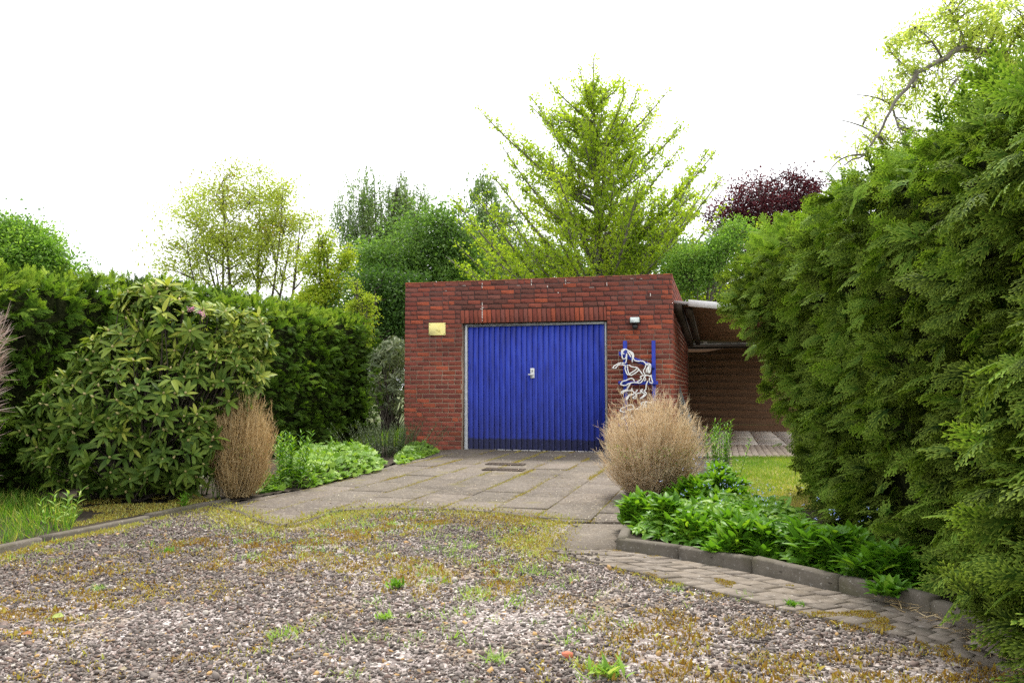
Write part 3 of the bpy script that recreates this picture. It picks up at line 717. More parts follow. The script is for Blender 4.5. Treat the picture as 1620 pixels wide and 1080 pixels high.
# door frame + door
M_galv = noisemat('galvanised', [(.3, (.35, .36, .37)), (.7, (.55, .56, .57))], 14, 6, .5, .1, 40, .5, .35)
M_blue, nt3 = newmat('blue_paint')
def _b():
    nt = nt3; L = nt.links; tc = N(nt, 'ShaderNodeTexCoord'); sp = N(nt, 'ShaderNodeSeparateXYZ'); L.new(tc.outputs['Object'], sp.inputs[0])
    n = N(nt, 'ShaderNodeTexNoise', Scale=5, Detail=5); mp = N(nt, 'ShaderNodeMapping'); mp.inputs['Scale'].default_value = (3, 3, .6); L.new(tc.outputs['Object'], mp.inputs[0]); L.new(mp.outputs[0], n.inputs['Vector'])
    c = ramp(nt, [(.28, (.012, .026, .24)), (.5, (.017, .038, .37)), (.72, (.026, .056, .44))], n.outputs['Fac']).outputs[0]
    n2 = N(nt, 'ShaderNodeTexNoise', Scale=14, Detail=6, Roughness=.7); L.new(tc.outputs['Object'], n2.inputs['Vector'])
    ad = N(nt, 'ShaderNodeMath', operation='MULTIPLY_ADD'); L.new(n2.outputs['Fac'], ad.inputs[0]); ad.inputs[1].default_value = .10; L.new(sp.outputs['Z'], ad.inputs[2])
    mr = N(nt, 'ShaderNodeMapRange'); L.new(ad.outputs[0], mr.inputs[0]); mr.inputs[1].default_value = .275; mr.inputs[2].default_value = .245
    n4 = N(nt, 'ShaderNodeTexNoise', Scale=30, Detail=5); L.new(tc.outputs['Object'], n4.inputs['Vector'])
    dk = ramp(nt, [(.35, (.006, .008, .03)), (.62, (.018, .02, .055)), (.7, (.06, .09, .3)), (.76, (.5, .48, .45))], n4.outputs['Fac'])
    c = mixc(nt, mr.outputs[0], c, dk.outputs[0])
    mr2 = N(nt, 'ShaderNodeMapRange'); L.new(sp.outputs['Z'], mr2.inputs[0]); mr2.inputs[1].default_value = .9; mr2.inputs[2].default_value = .2; mr2.inputs[4].default_value = .35
    c = mixc(nt, mr2.outputs[0], c, (.012, .016, .12))
    b = N(nt, 'ShaderNodeBsdfPrincipled', Roughness=.45); b.inputs['Specular IOR Level'].default_value = .35; L.new(c, b.inputs['Base Color']); o = N(nt, 'ShaderNodeOutputMaterial'); L.new(b.outputs[0], o.inputs['Surface'])
_b()
fr = MB()
fr.bbox((d0, REV-.045, 0), (d0+.045, REV+.03, dtop-.01), .004).bbox((d1-.03, REV-.045, 0), (d1, REV+.03, dtop-.01), .004).bbox((d0+.045, REV-.045, dtop-.052), (d1-.03, REV+.03, dtop-.012), .004)
fr.build('door_frame', M_galv, gar)
door = MB(); n = 25; a0 = d0+.049; a1 = d1-.034; pw = (a1-a0)/n
door.box((a0, REV+.012, .02), (a1, REV+.03, dtop-.056))
for i in range(n): door.bbox((a0+i*pw+.006, REV-.006, .02), (a0+(i+1)*pw-.006, REV+.014, dtop-.056), .004)
dr = door.build('garage_door', M_blue, gar); dr['label'] = 'blue door of vertical ribs, dark and flaking along the bottom'
# uneven white threshold bead
mb = MB(); x = a0
while x < a1: l = rng.uniform(.03, .14); mb.bbox((x, REV-.03, .004), (min(x+l, a1), REV+.01, .016+rng.uniform(0, .006)), .003); x += l+rng.uniform(.0, .035)
mb.build('threshold', noisemat('white_bead', [(.3, (.5, .48, .45)), (.7, (.75, .73, .7))], 20), gar)
hu, hz = FU(842.5, 590, REV); M_white = plain('white_metal', (.75, .76, .74), .35)
mb = MB(); mb.bbox((hu-.036, REV-.020, hz-.085), (hu+.036, REV-.005, hz+.085), .004)
hp = mb.build('handle_plate', M_white, dr)
mb = MB(); mb.tube([(hu, REV-.02, hz-.025), (hu, REV-.05, hz-.025)], .011, 10); mb.bbox((hu-.066, REV-.062, hz-.036), (hu+.034, REV-.046, hz-.014), .005)
mb.build('handle', M_white, dr)
MB().bbox((hu-.008, REV-.024, hz+.02), (hu+.008, REV-.0195, hz+.055), .001).build('lock', plain('lock_dark', (.12, .12, .1), .4, .6), dr)

# plaque, lamp --------------------------------------------------------
u0, z1 = FU(679, 511); u1, z0 = FU(705, 530)
pq = thing('plaque', 'blank weathered yellow plaque screwed to the brick wall left of the blue door', 'sign', L2W((u0+u1)/2, 0, z0), ROTZ)
M_plq = noisemat('yellow_enamel', [(.35, (.84, .72, .22)), (.6, (.88, .78, .32)), (.75, (.78, .64, .18))], 18, 6, .5, .05, 60, .4, stretch=(1, 1, 2.5))
hw = (u1-u0)/2; hh = z1-z0
MB().bbox((-hw, -.020, 0), (hw, -.008, hh), .002).build('board', M_plq, pq)
M_dkm = plain('dark_metal', (.04, .04, .04), .5, .5)
for (a, b) in ((-hw+.02, .02), (hw-.015, .02), (-hw+.02, hh-.025), (hw-.005, hh-.02)):
    MB().tube([(a, -.019, b), (a, -.024, b)], .007, 8).build('screw', M_dkm, pq)
mb = MB()
for (a, b, l) in ((.35, .36, .22), (.38, .30, .2), (.42, .24, .14), (.3, .44, .1)): mb.box((a*2*hw-hw+.3*hw, -.0212, b*hh), ((a+l)*2*hw-hw+.3*hw, -.0203, b*hh+.005))
mb.build('faded_line', plain('faded_print', (.70, .58, .18), .6), pq)
lu, lz = FU(1005.5, 513)
lp = thing('wall_lamp', 'grey glass floodlight with a black motion sensor on the brick wall above the horse sculptures', 'lamp', L2W(lu, 0, lz-.12), ROTZ)
MB().bbox((-.085, -.13, .13), (.085, -.02, .235), .012).bbox((-.03, -.03, .08), (.03, .0, .2), .005).build('housing', M_dkm, lp)
MB().bbox((-.076, -.142, .142), (.076, -.128, .228), .006).build('lamp_glass', noisemat('lamp_glass', [(.3, (.3, .36, .33)), (.6, (.7, .76, .74))], 9, 3, .15, 0, spec=.8), lp)
mb = MB(); th = np.linspace(0, PI, 8); mb.tube(np.stack([np.zeros(8), -.07+np.zeros(8), .075-.045*np.cos(th)], 1), .046*np.sin(th)+.002, 14); mb.bbox((-.035, -.06, .06), (.035, -.0, .13), .006)
mb.build('sensor', M_dkm, lp, True)

# horse sculptures on a blue rack -------------------------------------
def RZ(x, y, r=1): return FU(965+x/14.4, (535 if r == 1 else 590)+y/14.4, -.10)
ru, _ = RZ(640, 500)
rack = thing('horse_sculpture', 'white wire outlines of galloping horses mounted on a blue wooden rack beside the garage door', 'sculpture', L2W(ru, -.05, 0), ROTZ)
M_rack = noisemat('rack_blue', [(.3, (.015, .03, .30)), (.7, (.03, .055, .42))], 8, 5, .6, .2, 40, .3, stretch=(3, 3, 1))
for (xa, xb, yt) in ((290, 380, 55), (943, 1028, 50)):
    a, zt = RZ(xa, yt); b, _ = RZ(xb, yt); MB().bbox((a-ru, -.03, .0), (b-ru, .03, zt), .004).build('post', M_rack, rack)
for (xa, xb, ya, yb) in ((190, 1095, 975, 1055), (185, 1095, 1930, 2010)):
    a, zt = RZ(xa, ya); b, zb = RZ(xb, yb); MB().bbox((a-ru, -.062, zb), (b-ru, -.031, zt), .004).build('crossbar', M_rack, rack)
a, za = RZ(200, 345); b, zb = RZ(1015, 655)
mb = MB(); k = 9
xs = np.linspace(0, 1, 2); Vd = []
for (uu, zz) in ((a-ru, za), (b-ru, zb)):
    for dy in (-.031, -.052):
        for dz in (-.035, .035): Vd.append([uu, dy, zz+dz])
mb.add(np.array(Vd), np.array([[0, 1, 5, 4], [2, 6, 7, 3], [1, 3, 7, 5], [0, 4, 6, 2], [0, 2, 3, 1], [4, 5, 7, 6]])); mb.build('brace', M_rack, rack)
M_wire = plain('white_paint', (.95, .95, .94), .5)
H1 = [[(275,270),(350,250),(430,285),(500,320),(540,370),(545,480),(620,520),(760,525),(820,580),(900,580),(930,620),(925,700),(905,800)],
 [(400,300),(450,370),(475,430)], [(500,335),(515,400),(512,550)], [(430,290),(470,330),(500,380)], [(540,370),(530,430),(540,480)],
 [(275,270),(270,340),(285,440),(310,470),(350,465),(375,420),(385,350)], [(285,345),(330,360)], [(350,250),(300,300),(280,330)],
 [(385,350),(380,480),(350,570),(250,560),(150,600),(75,660),(85,682),(140,675),(190,615),(270,600),(360,625),(440,615),(500,650),(610,665),(660,710),(750,830)],
 [(355,625),(350,700),(385,800),(420,830),(440,820),(415,750),(400,640)], [(610,670),(590,720),(470,800),(460,840),(490,845),(620,765),(660,715)],
 [(830,585),(800,680),(765,740),(800,830)], [(850,590),(880,640),(835,720),(830,790)], [(880,640),(860,790)], [(905,600),(890,700),(888,800)]]
H2 = [[(240,260),(290,190),(350,175),(430,140),(500,120),(550,160),(555,210)], [(240,260),(350,285),(430,240),(560,215),(690,225),(760,150),(790,90),(850,50),(900,70),(940,90),(960,160),(975,215),(940,230),(900,190),(905,110)],
 [(620,205),(700,150),(720,110),(690,95),(750,60),(850,45)], [(780,180),(820,150),(800,110)], [(900,70),(945,55),(940,90)],
 [(865,180),(830,270),(820,370),(780,410),(820,440),(825,480),(770,540),(700,580),(710,560),(760,520),(790,470),(740,440),(690,390)],
 [(740,360),(710,440),(640,460),(610,480),(600,560),(560,580),(530,550),(590,510),(590,440),(630,380)],
 [(500,345),(510,400),(560,450),(530,490),(450,510),(395,600),(375,605),(385,570),(440,500),(520,480)],
 [(470,240),(410,330),(405,370),(340,390),(260,430),(285,455),(350,410),(500,395)]]
H3 = [[(a-10 if a < 600 else a+10, b+600) for a, b in l] for l in H2[:5]] + [[(a, b+600) for a, b in l] for l in H2[5:]]
for (HH, rr, lab) in ((H1, 1, 'rearing horse outline, the top one'), (H2, 2, 'galloping horse outline in the middle'), (H3, 2, 'lowest horse outline, half hidden by the dry bush')):
    mb = MB()
    for l in HH:
        pts = []
        for (x, y) in l: u_, z_ = RZ(x, y, rr); pts.append([u_-ru, -.078, z_])
        pts = np.array(pts)
        if len(pts) > 2:      # smooth the polyline
            t = np.arange(len(pts)); tt = np.linspace(0, len(pts)-1, len(pts)*4-3); q = []
            P_ = np.vstack([2*pts[0]-pts[1], pts, 2*pts[-1]-pts[-2]])
            for s in tt:
                i = min(int(s), len(pts)-2); f = s-i; p0, p1, p2, p3 = P_[i:i+4]
                q.append(.5*((2*p1)+(-p0+p2)*f+(2*p0-5*p1+4*p2-p3)*f*f+(-p0+3*p1-3*p2+p3)*f**3))
            pts = np.array(q)
        mb.tube(pts, .0105, 6)
    o = mb.build('horse', M_wire, rack, True); o['label'] = lab

# ================================================================== CARPORT, FENCE, TARP, FAR HOUSE
M_wood = noisemat('brown_boards', [(.3, (.10, .052, .026)), (.7, (.19, .105, .054))], 3, 5, .7, .15, 20, .2, stretch=(.5, .5, 12))
M_woodd = noisemat('dark_timber', [(.3, (.02, .014, .01)), (.7, (.05, .035, .025))], 4, 6, .8, .3, 30, stretch=(1, 1, 6))
M_zinc = noisemat('zinc', [(.3, (.45, .46, .47)), (.7, (.68, .69, .70))], 6, 5, .4, .1, 30, .5, .1)
cp = thing('carport', 'low lean-to roof with white edge beside the brick garage', 'carport', L2W(W_, 0, 0), ROTZ)
Rf = [(0.012, .35, 2.58), (4.6, .35, 1.98+.25), (4.6, DEP+.3, 2.12), (0.012, DEP+.3, 2.33)]
zf = FU(1066, 479)[1]; ze = FU(1155, 487)[1]; ue = FU(1155, 487)[0]-W_
slope = (ze-zf)/max(ue, .3)
def zfront(u): return zf + max(slope, -.16)*u
def roof_z(u, v): f = (v-.35)/(DEP-.05); return (1-f)*zfront(u) + f*(2.245-.03*u)
# boards of the underside, run parallel to the facade
mb = MB(); vv = .40
while vv < DEP+.2:
    v1 = vv+.115; segs = [0.012, 1.2, 2.4, 3.6]
    for a, b in zip(segs[:-1], segs[1:]):
        V = [[x, y, roof_z(x, y)+dz] for dz in (0, .02) for (x, y) in ((a, vv), (b, vv), (b, v1), (a, v1))]
        mb.add(np.array(V), np.array([[0, 3, 2, 1], [4, 5, 6, 7], [0, 1, 5, 4], [1, 2, 6, 5], [2, 3, 7, 6], [3, 0, 4, 7]]))
    vv += .125
mb.build('soffit', M_wood, cp)
V = [[x, y, roof_z(x, y)+dz] for dz in (.025, .07) for (x, y) in ((.012, .3), (3.6, .3), (3.6, DEP+.3), (.012, DEP+.3))]
MB().add(np.array(V), np.array([[0, 3, 2, 1], [4, 5, 6, 7], [0, 1, 5, 4], [1, 2, 6, 5], [2, 3, 7, 6], [3, 0, 4, 7]])).build('roof', M_zinc, cp)
V = [[x, y, roof_z(x, .35)+dz] for dz in (-.005, .105) for (x, y) in ((.25, .26), (3.6, .26), (3.6, .298), (.25, .298))]
MB().add(np.array(V), np.array([[0, 3, 2, 1], [4, 5, 6, 7], [0, 1, 5, 4], [1, 2, 6, 5], [2, 3, 7, 6], [3, 0, 4, 7]])).build('fascia', plain('fascia_white', (.8, .8, .8), .5), cp)
# beam along the garage wall
V = [[x, y, z+dz] for dz in (0, .13) for (x, y, z) in ((.012, .3, 2.40), (.14, .3, 2.40), (.14, DEP, 2.13), (.012, DEP, 2.13))]
V = np.array(V); V[:, 2] -= .03
MB().add(V, np.array([[0, 3, 2, 1], [4, 5, 6, 7], [0, 1, 5, 4], [1, 2, 6, 5], [2, 3, 7, 6], [3, 0, 4, 7]])).build('beam', M_woodd, cp)
V = [[x, y, roof_z(x, y)+dz] for dz in (-.12, -.003) for (x, y) in ((.2, .45), (.3, .45), (.3, DEP), (.2, DEP))]
MB().add(np.array(V), np.array([[0, 3, 2, 1], [4, 5, 6, 7], [0, 1, 5, 4], [1, 2, 6, 5], [2, 3, 7, 6], [3, 0, 4, 7]])).build('rafter', M_woodd, cp)
for uu in (3.3,): MB().bbox((uu, .5, 0), (uu+.1, .6, zfront(uu)-.01), .005).build('post', M_woodd, cp)
fe = thing('board_fence', 'tall brown fence of horizontal boards closing the space behind the patio', 'fence', L2W(W_, DEP, 0), ROTZ)
mb = MB(); zt = 2.05; z = .04
while z < zt-.02: mb.bbox((.01, .0, z), (4.2, .03, min(z+.165, zt)), .003); z += .170
mb.build('panel', M_wood, fe)
MB().bbox((.005, -.03, zt+.004), (4.2, .05, zt+.10), .005).build('rail', M_woodd, fe)
MB().bbox((.01, -.04, zt+.103), (4.2, .03, zt+.115), .003).build('capping', M_zinc, fe)
for uu in (.012, 2.0, 4.1): MB().bbox((uu, .035, 0), (uu+.09, .12, zt), .005).build('post', M_woodd, fe)

# draped tarpaulin leaning on the side wall
tu, tv = W_+.03, 1.35
tp = thing('tarpaulin', 'dark grey green tarpaulin draped to a peak against the side wall of the garage', 'tarpaulin', L2W(tu, tv, 0), ROTZ)
mb = MB(); nz, na = 16, 22; V = []
for i in range(nz):
    f = i/(nz-1); z = 1.12*(1-f)**1.0; spread = .015+.62*f**1.15
    for j in range(na):
        a = -PI/2 + PI*j/(na-1); fold = 1+.22*math.sin(a*7+f*2)*f**.3
        V.append([max(0, math.cos(a)*spread*.55*fold)+.01, .35*f+math.sin(a)*spread*fold*1.2, z])
Q = [[i*na+j, (i+1)*na+j, (i+1)*na+j+1, i*na+j+1] for i in range(nz-1) for j in range(na-1)]
mb.add(np.array(V), np.array(Q)); mb.build('sheet', noisemat('tarp', [(.35, (.02, .03, .028)), (.55, (.07, .09, .085)), (.7, (.4, .43, .42))], 4, 5, .4, .4, 10, .5, stretch=(5, 5, 1)), tp, True)

# far house roof between garage and hedge
p0 = P(1088, 466, 27); p1 = P(1150, 441, 27)
hs_ = wthing('house', 'dark roofed house with grey verge boards far behind the carport', 'house', (p0[0]+4.5, 27.6, 0))
M_roofd = noisemat('roof_tiles', [(.3, (.05, .05, .052)), (.7, (.11, .11, .11))], 3, 4, .7, .4, 12, stretch=(1, 1, 8))
x0, z0 = p0[0]-.1, p0[2]; sl_ = (p1[2]-p0[2])/(p1[0]-p0[0]); x2 = x0+5.0; z2 = z0+sl_*5; x3 = x0+10
Vr = np.array([[x0, 27, z0], [x2, 27, z2], [x3, 27, z0], [x0, 35, z0], [x2, 35, z2], [x3, 35, z0]])
MB().box((x0+.4, 27.5, 0), (x3-.4, 34.5, z0-.02)).add(np.array([[x0+.5, 27.5, z0-.02], [x3-.5, 27.5, z0-.02], [x2, 27.5, z2-.12]]), np.array([[0, 1, 2]])).build('wall', M_woodd, hs_)
MB().add(np.concatenate([Vr, Vr+[0, 0, .12]]), [np.array([[0, 3, 4, 1], [1, 4, 5, 2], [6, 7, 10, 9], [7, 8, 11, 10], [0, 1, 7, 6], [1, 2, 8, 7], [3, 9, 10, 4], [4, 10, 11, 5]])]).build('roof', M_roofd, hs_)
for (a, b) in ((Vr[0], Vr[1]), (Vr[2], Vr[1])):
    mb = MB(); V = [a+[0, -.04, -.05], b+[0, -.04, -.05], b+[0, -.04, .16], a+[0, -.04, .16]]; V = np.array(V); V = np.concatenate([V, V+[0, .03, 0]])
    mb.add(V, np.array([[0, 1, 2, 3], [7, 6, 5, 4], [3, 2, 6, 7], [0, 4, 5, 1], [0, 3, 7, 4], [1, 5, 6, 2]])).build('verge', M_zinc, hs_)

# ================================================================== HEDGES
def hedge(name, label, a, b, H, thick, side, mats, nspray, size, tmpl, prof=None, topamp=.12, sprig=.18, per=6, group=None, ends=(1, 1), lean=None, near=None):
    """a,b: base line of the visible face; side=+1 when the face looks to the left of a->b, body on the other side"""
    a = np.array([a[0], a[1], 0.]); b = np.array([b[0], b[1], 0.]); Lh = np.linalg.norm(b-a); t = (b-a)/Lh
    nr = np.array([-t[1], t[0], 0])*side
    if prof is None: prof = lambda s, z: 0.0*s
    top = lambda s, d: H(s) + topamp*(fbm(s*1.0, d*1.0+7, 1.4, 17)-.5)*2
    root = wthing(name, label, 'hedge', (a+b)/2 - nr*thick/2, group)
    # opaque inner core, added to block light through the hedge
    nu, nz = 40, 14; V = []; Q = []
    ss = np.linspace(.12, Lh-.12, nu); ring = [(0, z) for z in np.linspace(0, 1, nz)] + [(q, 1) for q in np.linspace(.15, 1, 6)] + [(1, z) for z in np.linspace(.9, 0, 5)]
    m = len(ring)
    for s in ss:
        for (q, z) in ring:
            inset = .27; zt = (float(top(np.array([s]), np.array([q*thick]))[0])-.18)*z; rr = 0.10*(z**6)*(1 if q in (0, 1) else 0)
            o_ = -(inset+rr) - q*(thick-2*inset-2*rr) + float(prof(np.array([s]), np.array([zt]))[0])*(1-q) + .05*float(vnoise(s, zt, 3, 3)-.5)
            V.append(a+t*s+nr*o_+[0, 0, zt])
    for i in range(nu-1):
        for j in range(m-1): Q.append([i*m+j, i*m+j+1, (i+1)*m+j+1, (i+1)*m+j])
    mesh('blocker_core', np.array(V), [np.array(Q), np.arange(m)[None], (np.arange(m)+(nu-1)*m)[None][:, ::-1]], M_core, root)
    # foliage
    mb = MB(); n = nspray
    def lay(k, s, z, q, out, tmul, sz):
        pos = a + t*s[:, None] + nr*q[:, None]; pos[:, 2] = z
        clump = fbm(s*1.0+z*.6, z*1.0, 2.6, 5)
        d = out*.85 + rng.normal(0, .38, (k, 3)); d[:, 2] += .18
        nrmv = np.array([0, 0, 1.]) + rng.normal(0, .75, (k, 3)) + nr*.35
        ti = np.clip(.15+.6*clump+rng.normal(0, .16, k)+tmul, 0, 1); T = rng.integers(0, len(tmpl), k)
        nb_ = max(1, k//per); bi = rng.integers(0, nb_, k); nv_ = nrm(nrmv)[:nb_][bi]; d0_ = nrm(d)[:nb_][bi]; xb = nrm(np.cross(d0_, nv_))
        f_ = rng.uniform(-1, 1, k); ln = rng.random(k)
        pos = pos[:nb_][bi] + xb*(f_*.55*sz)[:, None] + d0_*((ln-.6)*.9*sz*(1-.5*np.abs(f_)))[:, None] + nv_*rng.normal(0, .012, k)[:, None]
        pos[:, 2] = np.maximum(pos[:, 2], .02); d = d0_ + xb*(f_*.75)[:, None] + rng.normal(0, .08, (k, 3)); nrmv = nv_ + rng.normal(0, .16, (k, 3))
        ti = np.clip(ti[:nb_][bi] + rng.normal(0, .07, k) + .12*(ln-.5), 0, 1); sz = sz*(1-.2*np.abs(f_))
        deep = (rng.random(nb_) < .42)[bi]; pos = pos - nr*(.10+.10*rng.random(k))[:, None]*deep[:, None]; ti = np.where(deep, ti*.25, ti)  # deep sprays darker: duller inner foliage plus shade painted into the tint
        for i, tm in enumerate(tmpl):
            j = T == i; addi(mb, tm, pos[j], d[j], nrmv[j], sz[j], ti[j])
    def S(k):
        u = rng.random(k)
        return u**near*Lh if near else u*Lh
    # face
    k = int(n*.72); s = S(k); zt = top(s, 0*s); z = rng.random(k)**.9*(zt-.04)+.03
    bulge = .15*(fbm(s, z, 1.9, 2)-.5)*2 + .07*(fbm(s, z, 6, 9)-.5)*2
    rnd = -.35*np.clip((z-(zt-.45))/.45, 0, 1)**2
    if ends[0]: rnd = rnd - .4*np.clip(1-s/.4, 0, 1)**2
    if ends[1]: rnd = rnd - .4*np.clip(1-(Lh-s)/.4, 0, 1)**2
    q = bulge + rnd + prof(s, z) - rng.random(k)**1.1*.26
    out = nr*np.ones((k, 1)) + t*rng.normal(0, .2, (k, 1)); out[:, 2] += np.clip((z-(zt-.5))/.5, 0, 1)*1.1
    lay(k, s, z, q, out, .42*np.clip((z-(zt-.55))/.55, 0, 1)**1.3, size*rng.uniform(.65, 1.25, k))  # tint lightens towards the top edge, painted light from above
    # top
    k = int(n*.22); s = S(k); d_ = rng.random(k)*thick; zt = top(s, d_); rl = .25*np.clip(1-d_/.35, 0, 1)**2
    z = zt - rl - rng.random(k)*.12 + rng.random(k)**5*sprig; q = -d_ + prof(s, z)*(1-d_/thick)
    out = np.array([0, 0, 1.]) + nr*.5*(1-d_/thick)[:, None] + np.zeros((k, 3))
    lay(k, s, z, q, out, .42+0*s, size*rng.uniform(.6, 1.2, k))  # top sprays tinted lighter, the lit top put into the colour
    # ends
    for e, (s0, sg) in enumerate(((0, -1), (Lh, 1))):
        if not ends[e]: continue
        k = int(n*.09); d_ = rng.random(k)*thick; z = rng.random(k)*(H(s0)-.05)+.03; s = s0 - sg*(.05+rng.random(k)*.2) - sg*.25*np.clip((z-H(s0)+.5)/.5, 0, 1)**2
        out = t*sg*np.ones((k, 1)) + nr*.3; q = -d_+prof(s, z)*(1-d_/thick)
        lay(k, s, z, q, out, 0*s, size*rng.uniform(.65, 1.2, k))
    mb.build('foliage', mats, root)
    return root
tL = Vv[:2]
eL = np.array([-2.62, 16.0]); sL = eL - tL*10.6
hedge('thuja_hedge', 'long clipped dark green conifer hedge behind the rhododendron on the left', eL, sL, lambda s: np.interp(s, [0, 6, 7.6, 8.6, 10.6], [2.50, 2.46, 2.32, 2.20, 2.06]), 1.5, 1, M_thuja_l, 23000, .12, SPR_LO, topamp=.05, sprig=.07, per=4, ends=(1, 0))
def profR(s, z):
    f = np.clip(s/5.7, 0, 1)
    far = np.interp(z, [0, .15, .6, 1.2, 1.5, 1.85, 2.2, 2.7], [0, .03, .1, .16, .28, .56, .60, .3])
    return far*f**1.6 + (1-f)*np.interp(z, [0, .3, .8, 1.4, 2.7], [.10, .12, .05, .05, 0]) + .07*np.sin(s*2.1+z*1.3)
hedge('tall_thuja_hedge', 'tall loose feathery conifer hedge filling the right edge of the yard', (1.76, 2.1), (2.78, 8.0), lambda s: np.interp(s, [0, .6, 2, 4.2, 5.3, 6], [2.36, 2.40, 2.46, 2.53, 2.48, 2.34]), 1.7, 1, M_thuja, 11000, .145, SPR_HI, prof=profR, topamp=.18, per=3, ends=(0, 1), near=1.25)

# ================================================================== TREES
def lobes_px(ls, Z): # (px,py,rx,ry) -> centre, radii
    out = []
    for l in ls:
        px, py, rx, ry = l[:4]; dz = l[4] if len(l) > 4 else 0
        c = P(px, py, Z+dz); k = (Z+dz)/F; out.append((c, np.array([rx*k, rx*k*.9, ry*k])))
    return out
def crown_points(lobes, n, shell=.5):
    vol = np.array([np.prod(r)**.75 for c, r in lobes]); pick = rng.choice(len(lobes), n, p=vol/vol.sum())
    d = rvec(n); rad = (shell + (1-shell)*rng.random(n))**.6 * (.76+.5*vnoise(d[:, 0]*2.3+pick*3.1, d[:, 2]*2.3+d[:, 1]*1.7, 1.3, 5))
    c = np.array([lobes[i][0] for i in pick]); r = np.array([lobes[i][1] for i in pick])
    return c + d*r*rad[:, None]
def bez(p0, p1, sag=.0, n=5, wob=.0):
    t = np.linspace(0, 1, n)[:, None]; m = (p0+p1)/2 + np.array([0, 0, sag]) + rng.normal(0, wob, 3)
    return (1-t)**2*p0 + 2*(1-t)*t*m + t*t*p1
def tree(name, label, base, lobes, leafmat_, barkmat, nclus=260, per=70, leaf=.10, spread=.35, trunk_r=.16, stems=1, limbs=9, tmpl=None, droop=0, shell=.55,
         fork=.35, group=None, twig_r=.012, lsy=(.7, 1.2), trunkw=.1):
    base = np.array([base[0], base[1], 0.]); root = wthing(name, label, 'tree', base, group)
    tmpl = tmpl or T_RHOMB
    if not droop and shell <= .56:
        ex = []
        for c, r_ in lobes:
            for _ in range(4): v_ = rvec(1)[0]; v_[2] = abs(v_[2])*.9; ex.append((c+v_*r_*rng.uniform(.75, 1.02), r_*rng.uniform(.18, .38)))
        lobes = list(lobes)+ex
    allc = np.array([c for c, r in lobes]); top = max(c[2]+r[2] for c, r in lobes); cen = allc.mean(0)
    wood = MB(); skel = []; skr = []
    if stems == 1:
        tp_ = np.array([cen[0]*.7+base[0]*.3, cen[1]*.7+base[1]*.3, top*.86]); tr = bez(base, tp_, 0, 12, trunkw); rr = trunk_r*np.linspace(1, .12, 12)**.9
        wood.tube(tr, rr, 8); skel += [tr]; skr += [rr]
        starts = [(tr[i], rr[i]) for i in range(12) if tr[i][2] > top*fork*.7 and i < 11]
        for k in range(limbs):
            s, r_ = starts[k % len(starts)]; c, rd = lobes[k % len(lobes)]
            e = c + rvec(1)[0]*rd*.55; e[2] = max(e[2], s[2]+.3)
            l = bez(s, e, -.12*np.linalg.norm(e-s), 9, .12); q = np.linspace(min(r_*.7, trunk_r*.5), twig_r*1.2, 9); wood.tube(l, q, 6); skel.append(l); skr.append(q)
    else:
        for k in range(stems):
            c, rd = lobes[k % len(lobes)]; e = c + rvec(1)[0]*rd*.6*np.array([1, 1, .4]) + np.array([0, 0, rd[2]*.45])
            b0 = base + np.append(rng.normal(0, trunk_r*2.2, 2), 0); l = bez(b0, e, -.1*e[2], 14, .3); l[:, 2] = np.maximum(l[:, 2], 0)
            q = trunk_r*rng.uniform(.6, 1)*np.linspace(1, .12, 14); wood.tube(l, q, 6); skel.append(l); skr.append(q)
            for m in range(limbs):
                i = rng.integers(4, 12); e2 = l[i] + (rvec(1)[0]*np.array([1, 1, .4])+[0, 0, .8])*rng.uniform(.8, 1.8); l2 = bez(l[i], e2, -.1, 7, .1); q2 = np.linspace(q[i]*.7, twig_r, 7); wood.tube(l2, q2, 5); skel.append(l2); skr.append(q2)
    SP = np.concatenate(skel); SR = np.concatenate(skr)
    cl = crown_points(lobes, nclus, shell)
    fol = MB(); LP = []; LD = []; LT = []
    for c in cl:
        dv = c - SP; dist = np.linalg.norm(dv, axis=1) + np.where(SP[:, 2] > c[2]-.05, .8, 0)*1.0; i = dist.argmin()
        tw = bez(SP[i], c, .05 if not droop else .3, 6, .05); wood.tube(tw, np.linspace(min(SR[i]*.6, .03), twig_r*.5, 6), 4, cap=False)
        m = max(4, int(per*rng.uniform(.6, 1.4)))
        if droop:
            nstr = 4
            for s_ in range(nstr):
                st = c + rng.normal(0, spread*.7, 3)*np.array([1, 1, .5]); Ld = droop*rng.uniform(.5, 1.2); tt = rng.random(m//nstr)
                pp_ = st + np.array([rng.normal(0, .12), rng.normal(0, .12), -1])*(tt*Ld)[:, None] + rng.normal(0, .05, (m//nstr, 3)); LP.append(pp_); LD.append(np.tile([0, 0, -1.], (len(pp_), 1))+rng.normal(0, .5, (len(pp_), 3))); LT.append(np.full(len(pp_), rng.normal(0, .14)))
                wood.tube([st, st+np.array([0, 0, -Ld])], [twig_r*.4, twig_r*.2], 3, cap=False)
        else:
            sp_ = spread*rng.uniform(.5, 1.15); pp_ = c + rng.normal(0, sp_, (m, 3))*np.array([1, 1, .6]); LP.append(pp_); LT.append(np.full(m, rng.normal(0, .16))); LD.append(nrm(pp_-c)+rng.normal(0, .6, (m, 3)))
    LP = np.concatenate(LP); LD = np.concatenate(LD); n = len(LP)
    ti = np.clip(.5*fbm(LP[:, 0]+LP[:, 1]*.5, LP[:, 2], 1.2, 3)+.25+np.concatenate(LT)+rng.normal(0, .15, n), 0, 1)
    nv = rvec(n) + np.array([0, 0, .6]); addi(fol, tmpl, LP, LD, nv, leaf*rng.uniform(*lsy, n), ti)
    wood.build('trunk', barkmat, root, True); fol.build('crown', leafmat_, root)
    return root

